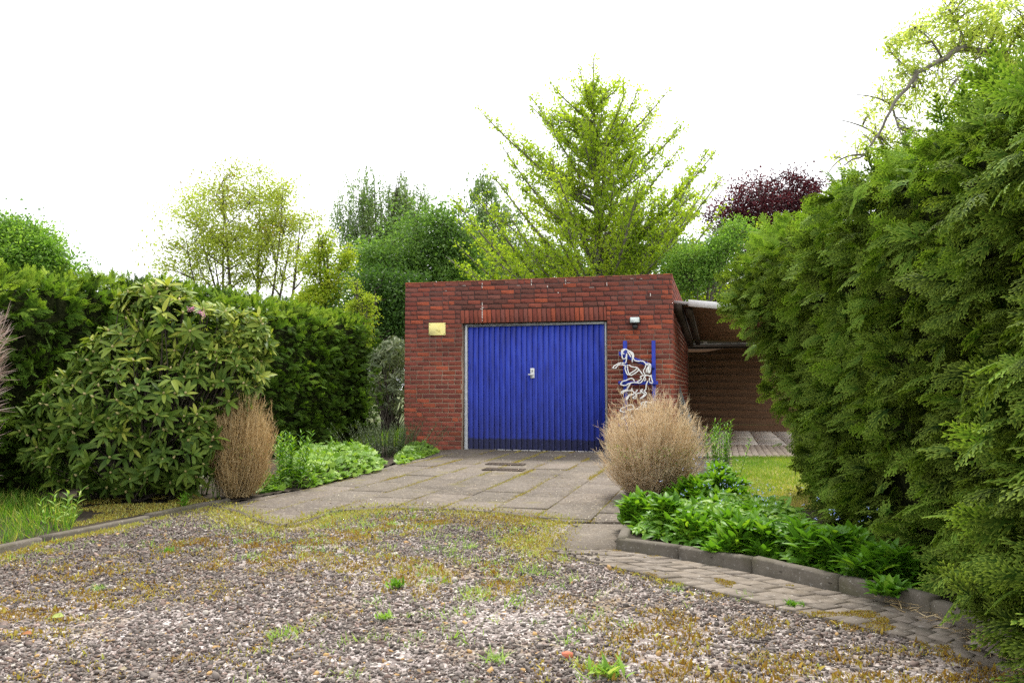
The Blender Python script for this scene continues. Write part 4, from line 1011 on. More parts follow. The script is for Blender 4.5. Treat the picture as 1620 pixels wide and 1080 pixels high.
# 1 the big ginkgo behind the garage
def ginkgo():
    Z = 24.0; base = P(945, 600, Z); base[2] = 0; k = Z/F
    root = wthing('ginkgo_tree', 'large bright yellow green tree with rising branches behind the brick garage', 'tree', base)
    topz = P(945, 88, Z)[2]; wood = MB(); pts = [];
    tr = np.stack([base[0]+.06*np.sin(np.linspace(0, 5, 20)), np.full(20, Z), np.linspace(0, topz-.1, 20)], 1); trr = .19*np.linspace(1, .06, 20)
    wood.tube(tr, trr, 8)
    br = []
    # explicit outer limbs (pixel tips) so that the outline matches
    tips = [(755, 170, .1), (712, 308, -.5), (722, 385, -.9), (768, 262, .6), (838, 150, .4), (862, 185, -.6), (905, 125, .3), (985, 118, .2), (1060, 140, .1), (1035, 180, .7), (1125, 232, -.1), (1078, 230, -.7), (1150, 318, -.6), (1190, 360, -.4),
            (790, 225, -.5), (722, 345, .8), (1130, 280, .9), (1010, 140, -.6), (880, 160, .7), (1095, 330, -1.5), (800, 330, -1.6), (880, 300, -1.8), (1000, 280, -1.7), (960, 220, -1.2), (735, 420, -1.2), (1170, 410, -1.0), (1110, 385, -1.9), (1210, 350, .5), (760, 390, 1.2), (745, 300, -1.0), (1105, 265, -1.1), (705, 405, .6), (728, 445, -.6), (1205, 400, .2), (1165, 345, .9), (1150, 270, .3), (1180, 440, -.9), (735, 330, .2)]
    for (px, py, dy) in tips:
        e = P(px, py, Z + dy*1.6); r = math.hypot(e[0]-base[0], e[1]-Z); z0 = max(e[2]-r*rng.uniform(.75, 1.25)-.3, 2.3 if e[2] < 7 else 3.0); br.append((z0, e))
    for i in range(92):
        f = rng.random(); z0 = 2.6+f*(topz-4.2); R = np.interp(z0, [2.6, 5, 8, topz], [4.6, 3.7, 2.2, .45])*rng.uniform(.55, 1.0); an = rng.random()*2*PI
        e = np.array([base[0]+R*math.cos(an), Z+R*math.sin(an)*.9, z0+R*rng.uniform(.35, .95)]); br.append((z0, e))
    for i in range(30):
        z0 = rng.uniform(topz-3.6, topz-.5); R = rng.uniform(.15, .55)*(topz-z0)*.55+.1; an = rng.random()*2*PI; br.append((z0, np.array([base[0]+R*math.cos(an), Z+R*math.sin(an), z0+R*rng.uniform(.9, 1.8)])))
    for (z0, e) in br:
        s = np.array([np.interp(z0, tr[:, 2], tr[:, 0]), Z, z0]); L = np.linalg.norm(e-s); l = bez(s, e, -.10*L, 12, .06); r0 = .012+.013*L
        wood.tube(l, np.linspace(r0, .008, 12), 5); pts.append((l, .2))
        nsec = int(L*7.5)
        for j in range(nsec):
            f = .2+.75*rng.random(); p = l[int(f*11)]; d = nrm(e-s); sd_ = nrm(rvec(1)[0] - 0*d); dv = nrm(d*.75 + sd_*.8 + np.array([0, 0, .45])); ll = (.32+.95*(1-f))*rng.uniform(.6, 1.2)*min(1, L/2.6)
            q = bez(p, p+dv*ll, -.04, 5, .02); wood.tube(q, np.linspace(.009, .004, 5), 3, cap=False); pts.append((q, .0))
    fol = MB(); LP = []
    for (l, st) in pts:
        seg = np.linalg.norm(np.diff(l, axis=0), axis=1); L = seg.sum(); m = max(3, int(L/.085)); t = st+(1-st)*rng.random(m); c = np.concatenate([[0], np.cumsum(seg)])/L
        q = np.stack([np.interp(t, c, l[:, i]) for i in range(3)], 1); q = np.repeat(q, 3, 0); LP.append(q + rng.normal(0, .055, q.shape))
    for z0 in np.linspace(topz*.35, topz, 90): LP.append(np.array([base[0], Z, z0])+rng.normal(0, .07, (6, 3)))
    LP = np.concatenate(LP); n = len(LP); ti = np.clip(.45+.35*(fbm(LP[:, 0], LP[:, 2], 1.1, 4)-.5)*2+.18*(LP[:, 2]-5)/6+rng.normal(0, .15, n), 0, 1)
    addi(fol, T_FAN, LP, rvec(n)+np.array([0, 0, .5]), rvec(n), rng.uniform(.05, .088, n), ti)
    print('ginkgo leaves', n)
    wood.build('trunk', M_bark_g, root, True); fol.build('crown', M_ginkgo, root)
ginkgo()

def bp(px, Z): p = P(px, 600, Z); return (p[0], p[1])
tree('spring_tree', 'airy many stemmed tree with pale yellow green young leaves above the left hedge', bp(395, 32), lobes_px([(335, 305, 45, 35), (400, 295, 50, 32), (450, 330, 45, 45), (300, 370, 45, 50), (470, 380, 38, 45), (380, 350, 75, 50), (290, 410, 45, 35), (430, 400, 70, 50), (350, 410, 70, 45)], 32),
     M_fan, M_bark, nclus=360, per=66, leaf=.125, spread=.34, trunk_r=.15, stems=9, limbs=6, shell=.75, twig_r=.014)
tree('round_tree', 'fresh green round crowned tree at the far left behind the hedge', bp(25, 34), lobes_px([(20, 385, 55, 38), (60, 410, 38, 35), (-20, 400, 60, 45), (35, 430, 65, 45)], 34), M_bright, M_bark, nclus=330, per=90, leaf=.17, spread=.40, limbs=8)
tree('birch_tree', 'grey green birch with hanging twigs between the airy tree and the dense trees', bp(605, 38), lobes_px([(580, 285, 24, 20), (632, 285, 26, 20), (560, 330, 28, 35), (610, 320, 40, 35), (655, 315, 28, 30), (580, 370, 38, 30), (640, 360, 40, 35), (550, 360, 18, 30)], 38),
     M_birch, M_bark, nclus=190, per=84, leaf=.13, spread=.28, droop=1.7, shell=.7, limbs=12, trunk_r=.2)
tree('dense_tree', 'dense mid green bushy tree beside the garage', bp(672, 27), lobes_px([(680, 370, 52, 40), (640, 410, 55, 45), (710, 410, 50, 55), (600, 430, 50, 45), (670, 460, 80, 50), (600, 480, 55, 50), (720, 350, 25, 25)], 27), M_green, M_bark, nclus=430, per=66, leaf=.14, spread=.38, limbs=10)
tree('shaded_tree', 'low dark green tree in the gap between left hedge and garage', bp(615, 20.5), lobes_px([(600, 470, 40, 40), (640, 480, 35, 45), (575, 520, 40, 40), (620, 540, 45, 50), (600, 590, 45, 50)], 20.5), M_dark, M_bark, nclus=330, per=70, leaf=.10, spread=.26)
tree('background_birch', 'grey green tree showing through behind the left side of the ginkgo', bp(765, 36), lobes_px([(765, 305, 20, 35), (780, 350, 35, 40), (745, 395, 45, 40), (800, 410, 45, 40)], 36), M_birch, M_bark, nclus=200, per=80, leaf=.15, spread=.4, droop=.8)
tree('backdrop_tree', 'leafy green tree seen through the lower branches behind the garage', bp(900, 40), lobes_px([(860, 420, 60, 30), (960, 425, 70, 28), (1050, 410, 50, 35), (780, 420, 60, 35), (1100, 420, 40, 30)], 40), M_green, M_bark, nclus=260, per=60, leaf=.2, spread=.55)
tree('yellow_shrub', 'slender yellow green tree with upright shoots rising behind the left hedge', bp(512, 21), lobes_px([(505, 385, 8, 32), (519, 400, 7, 40), (543, 425, 7, 36), (490, 430, 12, 34), (505, 440, 16, 40), (552, 410, 4, 30), (530, 450, 18, 30), (500, 480, 35, 25)], 21), M_yel, M_bark, nclus=220, per=36, leaf=.09, spread=.11, limbs=12, trunk_r=.08)
tree('low_yellow_shrub', 'small yellow green shrub growing at the end of the left hedge', bp(568, 18.5), lobes_px([(563, 470, 8, 30), (580, 495, 9, 36), (560, 510, 14, 34), (592, 478, 5, 28), (572, 525, 14, 30)], 18.5), M_yel, M_bark, nclus=130, per=26, leaf=.06, spread=.08, limbs=8, trunk_r=.05)
tree('red_maple', 'dark purple red leaved tree behind the carport', bp(1205, 27), lobes_px([(1200, 310, 40, 28), (1250, 300, 38, 25), (1160, 350, 40, 28), (1220, 345, 60, 35), (1270, 320, 30, 30), (1190, 375, 50, 30)], 27), M_maple, M_bark, nclus=300, per=66, leaf=.11, spread=.26, limbs=10)
tree('green_shrub', 'bright green shrubby tree just behind the right end of the garage', bp(1110, 21.5), lobes_px([(1100, 420, 45, 25), (1150, 400, 40, 25), (1090, 445, 30, 22), (1170, 370, 20, 22)], 21.5), M_bright, M_bark, nclus=190, per=75, leaf=.08, spread=.22, trunk_r=.08)

# fruit tree behind the right hedge, with its long bare arching limb
def fruit():
    Z = 8.2; pts_px = [(1700, 420, .6), (1650, 180, .4), (1590, 90, .2), (1528, 76, 0), (1490, 92, -.1), (1448, 118, -.2), (1412, 168, -.3), (1388, 215, -.3), (1365, 245, -.3), (1335, 262, -.3)]
    pts = [P(a, b, Z+c) for a, b, c in pts_px]; base = pts[0].copy(); base[2] = 0
    root = wthing('fruit_tree', 'sparse fruit tree with a long bent limb and pale young leaves above the right hedge', 'tree', base)
    wood = MB(); tr = np.array([base] + pts); n = len(tr); rad = np.interp(np.arange(n), [0, 2, 5, 6, n-1], [.10, .05, .025, .018, .006]); t = np.linspace(0, n-1, 40)
    l = np.stack([np.interp(t, np.arange(n), tr[:, i]) for i in range(3)], 1); r = np.interp(t, np.arange(n), rad); l[2:-1] += rng.normal(0, .012, l[2:-1].shape); wood.tube(l, r, 8)
    wood.tube(bez(P(1450, 112, Z-.2), P(1446, 138, Z-.25), 0, 4), [.028, .026, .022, .018], 6)      # stub of a sawn branch
    sk = [l]
    for (a, b, c, d_, dz) in ((1590, 90, 1560, -30, .3), (1528, 76, 1470, -20, .1), (1590, 90, 1640, 20, -.2), (1650, 180, 1540, 130, -.4), (1490, 92, 1440, 40, -.2), (1650, 180, 1700, 60, .2), (1412, 168, 1355, 150, -.1), (1560, 84, 1500, 150, -.5), (1388, 215, 1330, 190, 0), (1448, 118, 1400, 70, .2), (1600, 100, 1620, 200, -.6), (1528, 76, 1590, 10, .3), (1412, 168, 1440, 240, -.4), (1365, 245, 1310, 275, 0)):
        q = bez(P(a, b, Z), P(c, d_, Z+dz), .06, 9, .05); wood.tube(q, np.linspace(.013, .004, 9), 5); sk.append(q)
    SK = np.concatenate(sk); lob = lobes_px([(1560, 50, 100, 60), (1470, 60, 60, 50), (1600, 140, 80, 60), (1440, 140, 45, 50), (1390, 180, 35, 30), (1360, 235, 40, 22), (1330, 265, 30, 16), (1500, 140, 60, 50), (1420, 70, 30, 25), (1440, 230, 50, 40), (1610, 60, 60, 70), (1540, 20, 60, 40)], Z)
    cl = crown_points(lob, 430, .2); LP = []
    for c in cl:
        i = np.linalg.norm(SK-c, axis=1).argmin(); q = bez(SK[i], c, .04, 5, .03); wood.tube(q, np.linspace(.007, .0025, 5), 3, cap=False)
        m = rng.integers(8, 34); LP.append(c+rng.normal(0, .05, (m, 3))); LP.append(q[rng.integers(1, 5, 5)]+rng.normal(0, .02, (5, 3)))
    LP = np.concatenate(LP); n = len(LP); fol = MB(); addi(fol, t_rhomb(.38, .08, .15), LP, rvec(n)+[0, 0, .3], rvec(n)+[0, 0, .8], rng.uniform(.035, .065, n))
    wood.build('trunk', M_bark_g, root, True); fol.build('crown', M_fruit, root)
fruit()

# ================================================================== SHRUBS
def rosettes(fol, buds, pos, ax, L, nleaf=9, elev=.25, jit=.25, tint0=.4, T=T_RH):
    n = len(pos); ax = nrm(ax); r1 = nrm(np.cross(ax, rvec(n))); r2 = np.cross(ax, r1)
    eoff = rng.normal(0, .3, n); L = L*rng.uniform(.7, 1.15, n); toff = rng.normal(0, .12, n)
    for k in range(nleaf):
        a = 2*PI*k/nleaf*(1) + rng.normal(0, jit, n); rad = r1*np.cos(a)[:, None]+r2*np.sin(a)[:, None]; e = elev+rng.normal(0, .30, n)+eoff
        y = rad*np.cos(e)[:, None]+ax*np.sin(e)[:, None]; y[:, 2] -= .04; keep = rng.random(n) < .93
        ti = np.clip(tint0+toff+rng.normal(0, .18, n), 0, 1)
        addi(fol, T, (pos+rad*.012)[keep], y[keep], (ax+rng.normal(0, .12, (n, 3)))[keep], (L*rng.uniform(.75, 1.2, n))[keep], ti[keep])
    if buds is not None: 
        k = rng.random(n) < .8; m = k.sum(); tb = np.array([[-.5, 0, 0], [.5, 0, 0], [0, 0, .5], [0, 0, -.5], [0, 1.4, 0], [.55, .5, 0], [-.55, .5, 0], [0, .5, .55], [0, .5, -.55]], float)
        tf = [np.array([[5, 7, 4], [7, 6, 4], [6, 8, 4], [8, 5, 4], [1, 2, 7], [1, 7, 5], [2, 0, 6], [2, 6, 7], [0, 3, 8], [0, 8, 6], [3, 1, 5], [3, 5, 8]])]
        addi(buds, (tb, tf, np.zeros(9)), pos[k], ax[k], rvec(m), .024)
def shrub_shell(lobes, n):
    p = []; d = []
    while len(p) < n:
        i = rng.integers(len(lobes)); c, r = lobes[i]; dv = rvec(1)[0]; q = c+dv*r*rng.uniform(.82, 1.05)
        if q[2] < .12 or any((((q-c2)/(r2*.86))**2).sum() < 1 for j, (c2, r2) in enumerate(lobes) if j != i): continue
        p.append(q); d.append(nrm(dv/r))
    return np.array(p), np.array(d)
def rhodo():
    Z = 7.75
    lob = lobes_px([(295, 520, 88, 48, .25), (385, 540, 42, 48, .25), (200, 575, 70, 55, .1), (130, 645, 75, 60), (240, 640, 105, 75, -.1), (340, 600, 75, 60, .15), (90, 695, 55, 50), (180, 720, 95, 62, -.2), (280, 715, 60, 65, -.25), (250, 480, 55, 30, .3)], Z)
    base = G(220, 785); root = wthing('rhododendron', 'big broad leaved rhododendron with pale buds in front of the left hedge', 'shrub', base)
    fol = MB(); bud = MB(); wood = MB()
    p, d = shrub_shell(lob, 820); ax = nrm(d + np.array([0, -.15, .65]) + rng.normal(0, .28, (820, 3))); rosettes(fol, bud, p, ax, .125, 9, tint0=.34+.34*(p[:, 2]-.3)/1.5)  # leaf tint lightens with height, painted light on the upper leaves
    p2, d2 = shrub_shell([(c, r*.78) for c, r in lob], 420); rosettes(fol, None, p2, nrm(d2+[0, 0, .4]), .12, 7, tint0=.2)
    starts = base + np.concatenate([rng.normal(0, .18, (40, 2)), np.zeros((40, 1))], 1)
    for i in range(0, len(p), 2):
        s = starts[rng.integers(40)]; l = bez(s, p[i], -.1, 8, .08); wood.tube(l, np.linspace(.013, .004, 8), 4, cap=False)
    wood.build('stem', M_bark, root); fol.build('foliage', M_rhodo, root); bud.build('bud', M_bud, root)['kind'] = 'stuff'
    for grp in (((299, 489), (304, 487)), ((316, 494), (323, 498))):
        fl = MB()
        for (px, py) in grp:
            c = P(px, py, Z-.35); n = 22; addi(fl, T_RHOMB, c+rng.normal(0, .012, (n, 3)), rvec(n), rvec(n), .016)
        fl.build('flower', M_pinkf, root)
rhodo()
def small_rhodo():
    lob = lobes_px([(622, 560, 26, 30), (608, 600, 30, 35), (630, 620, 30, 40), (600, 570, 18, 20)], 18)
    base = P(620, 600, 18); base[2] = 0; root = wthing('pale_shrub', 'grey green drooping evergreen shrub beside the left corner of the garage', 'shrub', base)
    fol = MB(); p, d = shrub_shell(lob, 230); rosettes(fol, None, p, nrm(d+[0, -.2, .1]), .17, 8, elev=-.5, T=t_leaf(.24, 3, .2, .05, .8))
    wood = MB()
    for i in range(60): wood.tube(bez(base+np.append(rng.normal(0, .1, 2), 0), p[i], 0, 5, .05), np.linspace(.015, .005, 5), 4)
    wood.build('stem', M_bark, root); fol.build('foliage', leafmat('pale_leaf', [(0, (.10, .13, .07)), (.6, (.2, .24, .13)), (1, (.42, .42, .28))], None, trans=.2), root)
small_rhodo()

def dry_bush(name, label, base, rx, h, mat, nst=520, ntw=9, upr=.35, thick=.0022, green=0, squash=1.0, cz=.5):
    base = np.array(base); root = wthing(name, label, 'shrub', base); mb = MB(); c = base + [0, 0, h*cz]
    d = rvec(nst*2); d = d[d[:, 2] > -.55][:nst]; LPs = []; LDs = []; LS = []
    for v in d:
        f = (rng.uniform(.80, 1.0) if rng.random() > .04 else rng.uniform(1.0, 1.12))*(1+.22*(vnoise(v[0]*2+5, v[1]*2+v[2]*2+5, 1.7, 3)-.5)*2)
        e = c + v*np.array([rx, rx, h*(1-cz)])*f; e[2] = max(e[2], base[2]+.08)
        s = base + np.append(rng.normal(0, .06, 2), .02); l = bez(s, e, 0, 7, .02); m = l[3]; l = bez(s, e, -.0, 7, .015)
        # stems first go out, then curve upward
        l[:, 2] -= np.sin(np.linspace(0, PI, 7))*.10*h*(1-max(v[2], 0)); l[:, 2] = np.maximum(l[:, 2], base[2]+.01)
        mb.tube(l, np.linspace(thick*1.5, thick*.7, 7), 3, cap=False, tint=rng.random(), tipv=np.linspace(0, .6, 7))
        k = ntw; t = rng.uniform(.45, 1, k); ii = t*6; i0 = np.clip(ii.astype(int), 0, 5); q = l[i0]+(l[i0+1]-l[i0])*(ii-i0)[:, None]
        dv = nrm(nrm(l[-1]-l[-3])*1.0 + np.array([0, 0, upr]) + rng.normal(0, .38, (k, 3))); LPs.append(q); LDs.append(dv); LS.append(rng.uniform(.05, .16, k)*h)
    LP = np.concatenate(LPs); LD = np.concatenate(LDs); LS_ = np.concatenate(LS); n = len(LP)
    T = t_blade(2, .03, .08); addi(mb, T, LP, LD, rvec(n), LS_, rng.random(n), sx=1.0)
    # second order twiglets
    q = LP+LD*(LS_*.55)[:, None]; q = np.repeat(q, 2, 0); dv = np.repeat(LD, 2, 0)+rng.normal(0, .45, (len(q), 3)); addi(mb, t_blade(2, .04, .05), q, dv, rvec(len(q)), np.repeat(LS_, 2)*.55, rng.random(len(q)))
    mb.build('twigs', mat, root)
    if green:
        g = MB(); n = green; v = rvec(n); v[:, 2] = -np.abs(v[:, 2])*.7; p = c+v*np.array([rx, rx, h*.5])*rng.uniform(.4, .95, (n, 1)); p[:, 2] = np.maximum(p[:, 2], base[2]+.05)
        addi(g, T_RHOMB, p, rvec(n)+[0, 0, .6], rvec(n), rng.uniform(.015, .03, n)); g.build('foliage', M_weed, root)
    return root
bR = G(1035, 790); dry_bush('dry_bush', 'round dry straw coloured bush in the bed before the horse sculptures', bR+[0, .1, .03], .50, .98, M_dry, 760, 13, green=900, cz=.5)
bLt = G(372, 792); dry_bush('dry_bush', 'upright rusty brown dry bush standing beside the rhododendron', bLt+[0, .1, .02], .34, 1.0, M_dryl, 520, 12, upr=.9, green=250, cz=.52)
dry_bush('dry_bush', 'tall greyish pink dry bush cut off by the left edge of the picture', np.array([-3.82, 5.3, 0]), .33, 1.70, M_dryp, 900, 14, upr=.1, thick=.003, cz=.80)

# leafy perennials ----------------------------------------------------
def leafy(name, label, px, py, w, h, mat, nst, nl, L, T, cat='plant', z0=.02, elev=.5, group=None, wd=None):
    base = G(px, py); base[2] = z0; root = wthing(name, label, cat, base, group); mb = MB(); st = mb; P_, D_, N_, S_ = [], [], [], []
    for i in range(nst):
        b = base + np.array([rng.normal(0, w*.3), rng.normal(0, w*.3), 0]); tip = b+np.array([(b-base)[0]*.6+rng.normal(0, .03), (b-base)[1]*.6+rng.normal(0, .03), h*rng.uniform(.7, 1.05)]); l = bez(b, tip, 0, 6, .01)
        st.tube(l, np.linspace(.004, .002, 6), 4, cap=False, tint=.5, tipv=np.zeros(6))
        t = np.linspace(.15, 1, nl); q = np.stack([np.interp(t, np.linspace(0, 1, 6), l[:, k]) for k in range(3)], 1); a = np.arange(nl)*2.4+rng.random()*6
        e = elev+.5*t; y = np.stack([np.cos(a)*np.cos(e), np.sin(a)*np.cos(e), np.sin(e)], 1); P_.append(q); D_.append(y); N_.append(np.array([0, 0, 1])+rng.normal(0, .2, (nl, 3))); S_.append(L*rng.uniform(.7, 1.2, nl)*(1-.35*t))
    addi(mb, T, np.concatenate(P_), np.concatenate(D_), np.concatenate(N_), np.concatenate(S_)); mb.build('foliage', mat, root); return root
T_LAN = t_leaf(.22, 4, .35, .06, .7); T_OV = t_leaf(.42, 4, .35, .08, .7); T_STR = t_leaf(.40, 5, .30, .10, .8)
leafy('perennial', 'tall bright green leafy perennial right of the rusty dry bush', 455, 772, .42, .55, M_lush, 34, 22, .10, T_LAN)
leafy('perennial', 'narrow pale green upright perennial behind the round dry bush', 1137, 762, .22, .62, M_lush, 26, 26, .075, T_LAN, z0=.05)
leafy('weed', 'tall leafy weed by the left kerb at the edge of the grass', 100, 838, .14, .26, M_weed, 5, 12, .09, T_LAN)
leafy('weed', 'added dark leafy seedling filling the shade between rhododendron and rusty bush', 305, 785, .3, .3, M_rhodo, 14, 9, .08, T_OV)  # plant added to darken bright soil in this deeply shaded spot
leafy('weed', 'small leafy weed behind the kerb beside the dry rusty bush', 290, 806, .12, .12, M_lush, 6, 8, .07, T_LAN)
leafy('weed', 'thin leafy weed growing up through the front of the rusty bush', 345, 790, .12, .36, M_ger, 7, 12, .055, T_LAN)
# geraniums: mats of lobed leaves
def ground_mat(name, label, poly, n, h, mat, T, L, cat='plant', z0=.02, stalk=True, hf=None):
    p = polysample(poly, n); c = np.mean([q[:2] for q in poly], 0); root = wthing(name, label, cat, (c[0], c[1], z0)); de = d_edge(p[:, 0], p[:, 1], poly, True)
    z = z0 + h*np.clip(de/.18, .15, 1)*(.55+.6*fbm(p[:, 0], p[:, 1], 3.5, 6))*rng.uniform(.35, 1.05, n)**.5; pos = np.concatenate([p, z[:, None]], 1); mb = MB()
    y = nrm(np.stack([rng.normal(0, 1, n), rng.normal(-.2, 1, n), rng.normal(.1, .25, n)], 1)); nn = np.array([0, -.35, 1])+rng.normal(0, .3, (n, 3))
    addi(mb, T, pos, y, nn, L*rng.uniform(.6, 1.25, n), np.clip(.5+.5*(fbm(p[:, 0], p[:, 1], 4, 12)-.5)*2+rng.normal(0, .2, n), 0, 1)); st = mb
    for i in range(0, n, 6): st.tube([pos[i]*[1, 1, 0]+[0, 0, z0-.01], pos[i]], [.002, .0015], 3, cap=False, tint=.4, tipv=np.zeros(2))
    st.build('foliage', mat, root); return root
ground_mat('geranium', 'broad mat of bright green lobed leaves along the left side of the driveway', [G(452, 777), G(500, 773), G(600, 748), G(606, 735), G(560, 722), G(470, 728), G(440, 755)], 2600, .26, M_ger, T_LOB, .085)
ground_mat('geranium', 'small clump of lobed leaves at the foot of the rusty dry bush', [G(405, 786), G(445, 780), G(440, 768), G(405, 772)], 170, .2, M_ger, T_LOB, .085)
ground_mat('geranium', 'rounded clump of green lobed leaves at the left corner of the garage', [G(632, 738), G(665, 728), G(694, 718), G(680, 712), G(640, 713), G(625, 725)], 900, .17, M_ger, T_LOB, .08)
leafy('sage_bush', 'grey brown wispy herb bush between the geraniums near the garage', 610, 722, .85, .52, M_sage, 130, 26, .05, t_leaf(.22, 3, .2, .05, .8))
leafy('perennial', 'feathery green plant beside the sage bush at the garage corner', 632, 716, .3, .4, M_lush, 24, 24, .05, T_LAN)
# right bed
bedfront = [G(985, 853), G(1073, 879), G(1189, 901), G(1326, 931), G(1440, 955)]
def bed_plants():
    # tufts of strap-like leaves, each a clump of its own along the kerb
    labs = ['first lush leaf clump at the driveway end of the right kerb', 'lush leaf clump in front of the round dry bush', 'bright yellow green leaf clump over the first kerb joint', 'broad green leaf clump over the second kerb stone',
            'leaf clump dotted with blue flowers beside the lawn', 'dark green clump halfway along the right kerb', 'green clump hanging over the third kerb stone', 'dark shaded clump close to the tall hedge', 'last drooping leaf clump where the kerb meets the tall hedge', 'green clump on the inner side of the bed near the lawn', 'green clump at the right foot of the round dry bush', 'green clump between the dry bush and the lawn', 'low clump below the upright perennial']
    spots = [(1012, 842, .36, .25), (1062, 858, .42, .28), (1125, 872, .42, .28), (1190, 888, .42, .27), (1200, 850, .5, .25), (1262, 904, .42, .28), (1318, 916, .38, .26), (1345, 898, .42, .26), (1408, 940, .36, .26), (1140, 838, .45, .24), (1105, 800, .4, .3), (1140, 792, .34, .26), (1135, 775, .34, .3)]
    for (px, py, wd, h), lb_ in zip(spots, labs):
        base = G(px, py); base[2] = .05; root = wthing('leaf_clump', lb_, 'plant', base, 'leafy plants in the right bed'); mb = MB(); n = int(950*wd/.4)
        ctr = rng.integers(0, 9, n); cs = np.concatenate([rng.normal(0, wd*.28, (9, 2)), np.zeros((9, 1))], 1); off = cs[ctr]; dirh = nrm(off+rng.normal(0, .12, (n, 3))*[1, 1, 0]); e = rng.uniform(.45, 1.35, n)
        an = rng.random(n)*2*PI; dh = np.stack([np.cos(an), np.sin(an), 0*an], 1)
        y = dh*np.cos(e)[:, None]+np.array([0, 0, 1])*np.sin(e)[:, None]; pos = base+off*.9+dh*.01; rr_ = np.hypot(off[:, 0], off[:, 1])/(wd*.62); pos += np.concatenate([rng.normal(0, .03, (n, 2)), np.zeros((n, 1))], 1); hc = rng.uniform(.55, 1.15, 9)[ctr]; pos[:, 2] = .05+rng.random(n)*h*.72*hc*np.clip(1-rr_**2, .15, 1)
        addi(mb, T_STR if px < 1350 else T_OV, pos, y, np.array([0, 0, 1.])+rng.normal(0, .15, (n, 3)), h*.40*rng.uniform(.55, 1.2, n), np.clip(rng.normal(.45 if px < 1220 else .25, .25, n), 0, 1))
        mb.build('foliage', M_lush, root)
        if px in (1060, 1120, 1200, 1255, 1300, 1345, 1140, 1105):
            fl = MB(); k = 26 if px in (1200, 1140) else 12; c = base+np.concatenate([rng.normal(0, wd*.35, (k, 2)), np.zeros((k, 1))], 1); c[:, 2] = .05+h*rng.uniform(.85, 1.35, k); c = np.repeat(c, 4, 0)+rng.normal(0, .005, (k*4, 3))
            addi(fl, T_RHOMB, c, rvec(k*4), np.array([0, -.6, 1])+rng.normal(0, .3, (k*4, 3)), .009, sx=1.6); fl.build('flower', M_fmn, root)['kind'] = 'stuff'
bed_plants()
ground_mat('ground_cover', 'low dark green leaves filling the bed between the kerb and the lawn', [G(1000, 856), G(1073, 876), G(1189, 898), G(1326, 926), G(1440, 950), G(1440, 915), G(1330, 880), G(1262, 835), G(1168, 822), G(1090, 826), G(1010, 834)], 5200, .19, M_lush, T_OV, .075, z0=.06)

# rough grass patches, weeds in the gravel ----------------------------
def grass_patch(name, label, poly, n, hgt, mat, z0=.02, kind=None, lean=.35, sx=.9):
    p = polysample(poly, n); mb = MB(); z = np.full((n, 1), z0)
    addi(mb, T_BLADE, np.concatenate([p, z], 1), nrm(np.stack([rng.normal(0, lean, n), rng.normal(0, lean, n), np.ones(n)], 1)), rvec(n), rng.uniform(hgt*.4, hgt, n)*(.5+fbm(p[:, 0], p[:, 1], 2, 3)), None, sx=sx)
    o = mb.build(name, mat); setp(o, label, 'grass', kind='stuff'); return o
grass_patch('grass', 'patch of fresh long grass behind the left kerb', [G(-260, 925), G(0, 870), G(60, 858), G(115, 846), G(120, 815), G(60, 790), G(-120, 800), G(-350, 860)], 6000, .15, M_grass)
grass_patch('grass', 'sunlit grass behind the beds in the gap beside the garage', [L2W(-.1, .2), L2W(-.1, 5), L2W(-1.3, 5), L2W(-1.3, .4)], 9000, .22, M_grass)
def gravel_weeds():
    mb = MB(); 
    for i in range(800):
        q = polysample(gravel_poly, 1)[0]
        if fbm(q[0:1]+8, q[1:2], .9, 77)[0] < .47: continue
        n = rng.integers(5, 26); s = rng.uniform(.015, .055); p = np.concatenate([q+rng.normal(0, s*.9, (n, 2)), np.full((n, 1), .008)], 1); 
        addi(mb, T_BLADE, p, nrm(np.stack([rng.normal(0, .6, n), rng.normal(0, .6, n), np.ones(n)], 1)), rvec(n), s*rng.uniform(.5, 1.2, n), np.clip(rng.normal(.6, .25)+rng.normal(0, .1, n), 0, 1), sx=1.6)
    return mb
setp(gravel_weeds().build('grass_wisps', M_weed), 'scattered wisps of weed and dry grass in the gravel', 'weeds', kind='stuff')
ws = [(628, 930, .05, 'bright green leafy weed tuft in the middle of the gravel'), (608, 980, .04, 'pale green weed tuft below the bright one in the gravel'), (268, 875, .035, 'small green weed in the gravel near the left kerb'), (745, 868, .05, 'yellowish grass tuft in the gravel before the paving'), (620, 832, .055, 'pale grass tuft in the mossy edge below the slabs'), (155, 935, .045, 'sprawling thin weed left of centre in the gravel'), (962, 1072, .07, 'yellow tufted weed at the bottom edge of the gravel'), (1255, 962, .04, 'small bright weed beside the cobbled strip'), (782, 1048, .06, 'straw coloured grass tuft near the red stone')]
for (px, py, s, lb_) in ws:
    b = G(px, py); b[2] = .008; root = wthing('weed', lb_, 'weed', b, 'weeds growing in the gravel'); mb = MB(); n = 46; p = b+np.concatenate([rng.normal(0, s*.45, (n, 2)), np.zeros((n, 1))], 1)
    addi(mb, T_BLADE if 'grass' in lb_ or 'thin' in lb_ else T_LAN, p, nrm(np.stack([rng.normal(0, .7, n), rng.normal(0, .7, n), np.ones(n)], 1)), rvec(n)*.4+[0, 0, 1], s*rng.uniform(.6, 1.3, n), np.clip(rng.normal(.45, .2, n), 0, 1)); mb.build('foliage', M_weed if ('pale' in lb_ or 'yellow' in lb_ or 'straw' in lb_ or 'thin' in lb_) else M_lush, root)
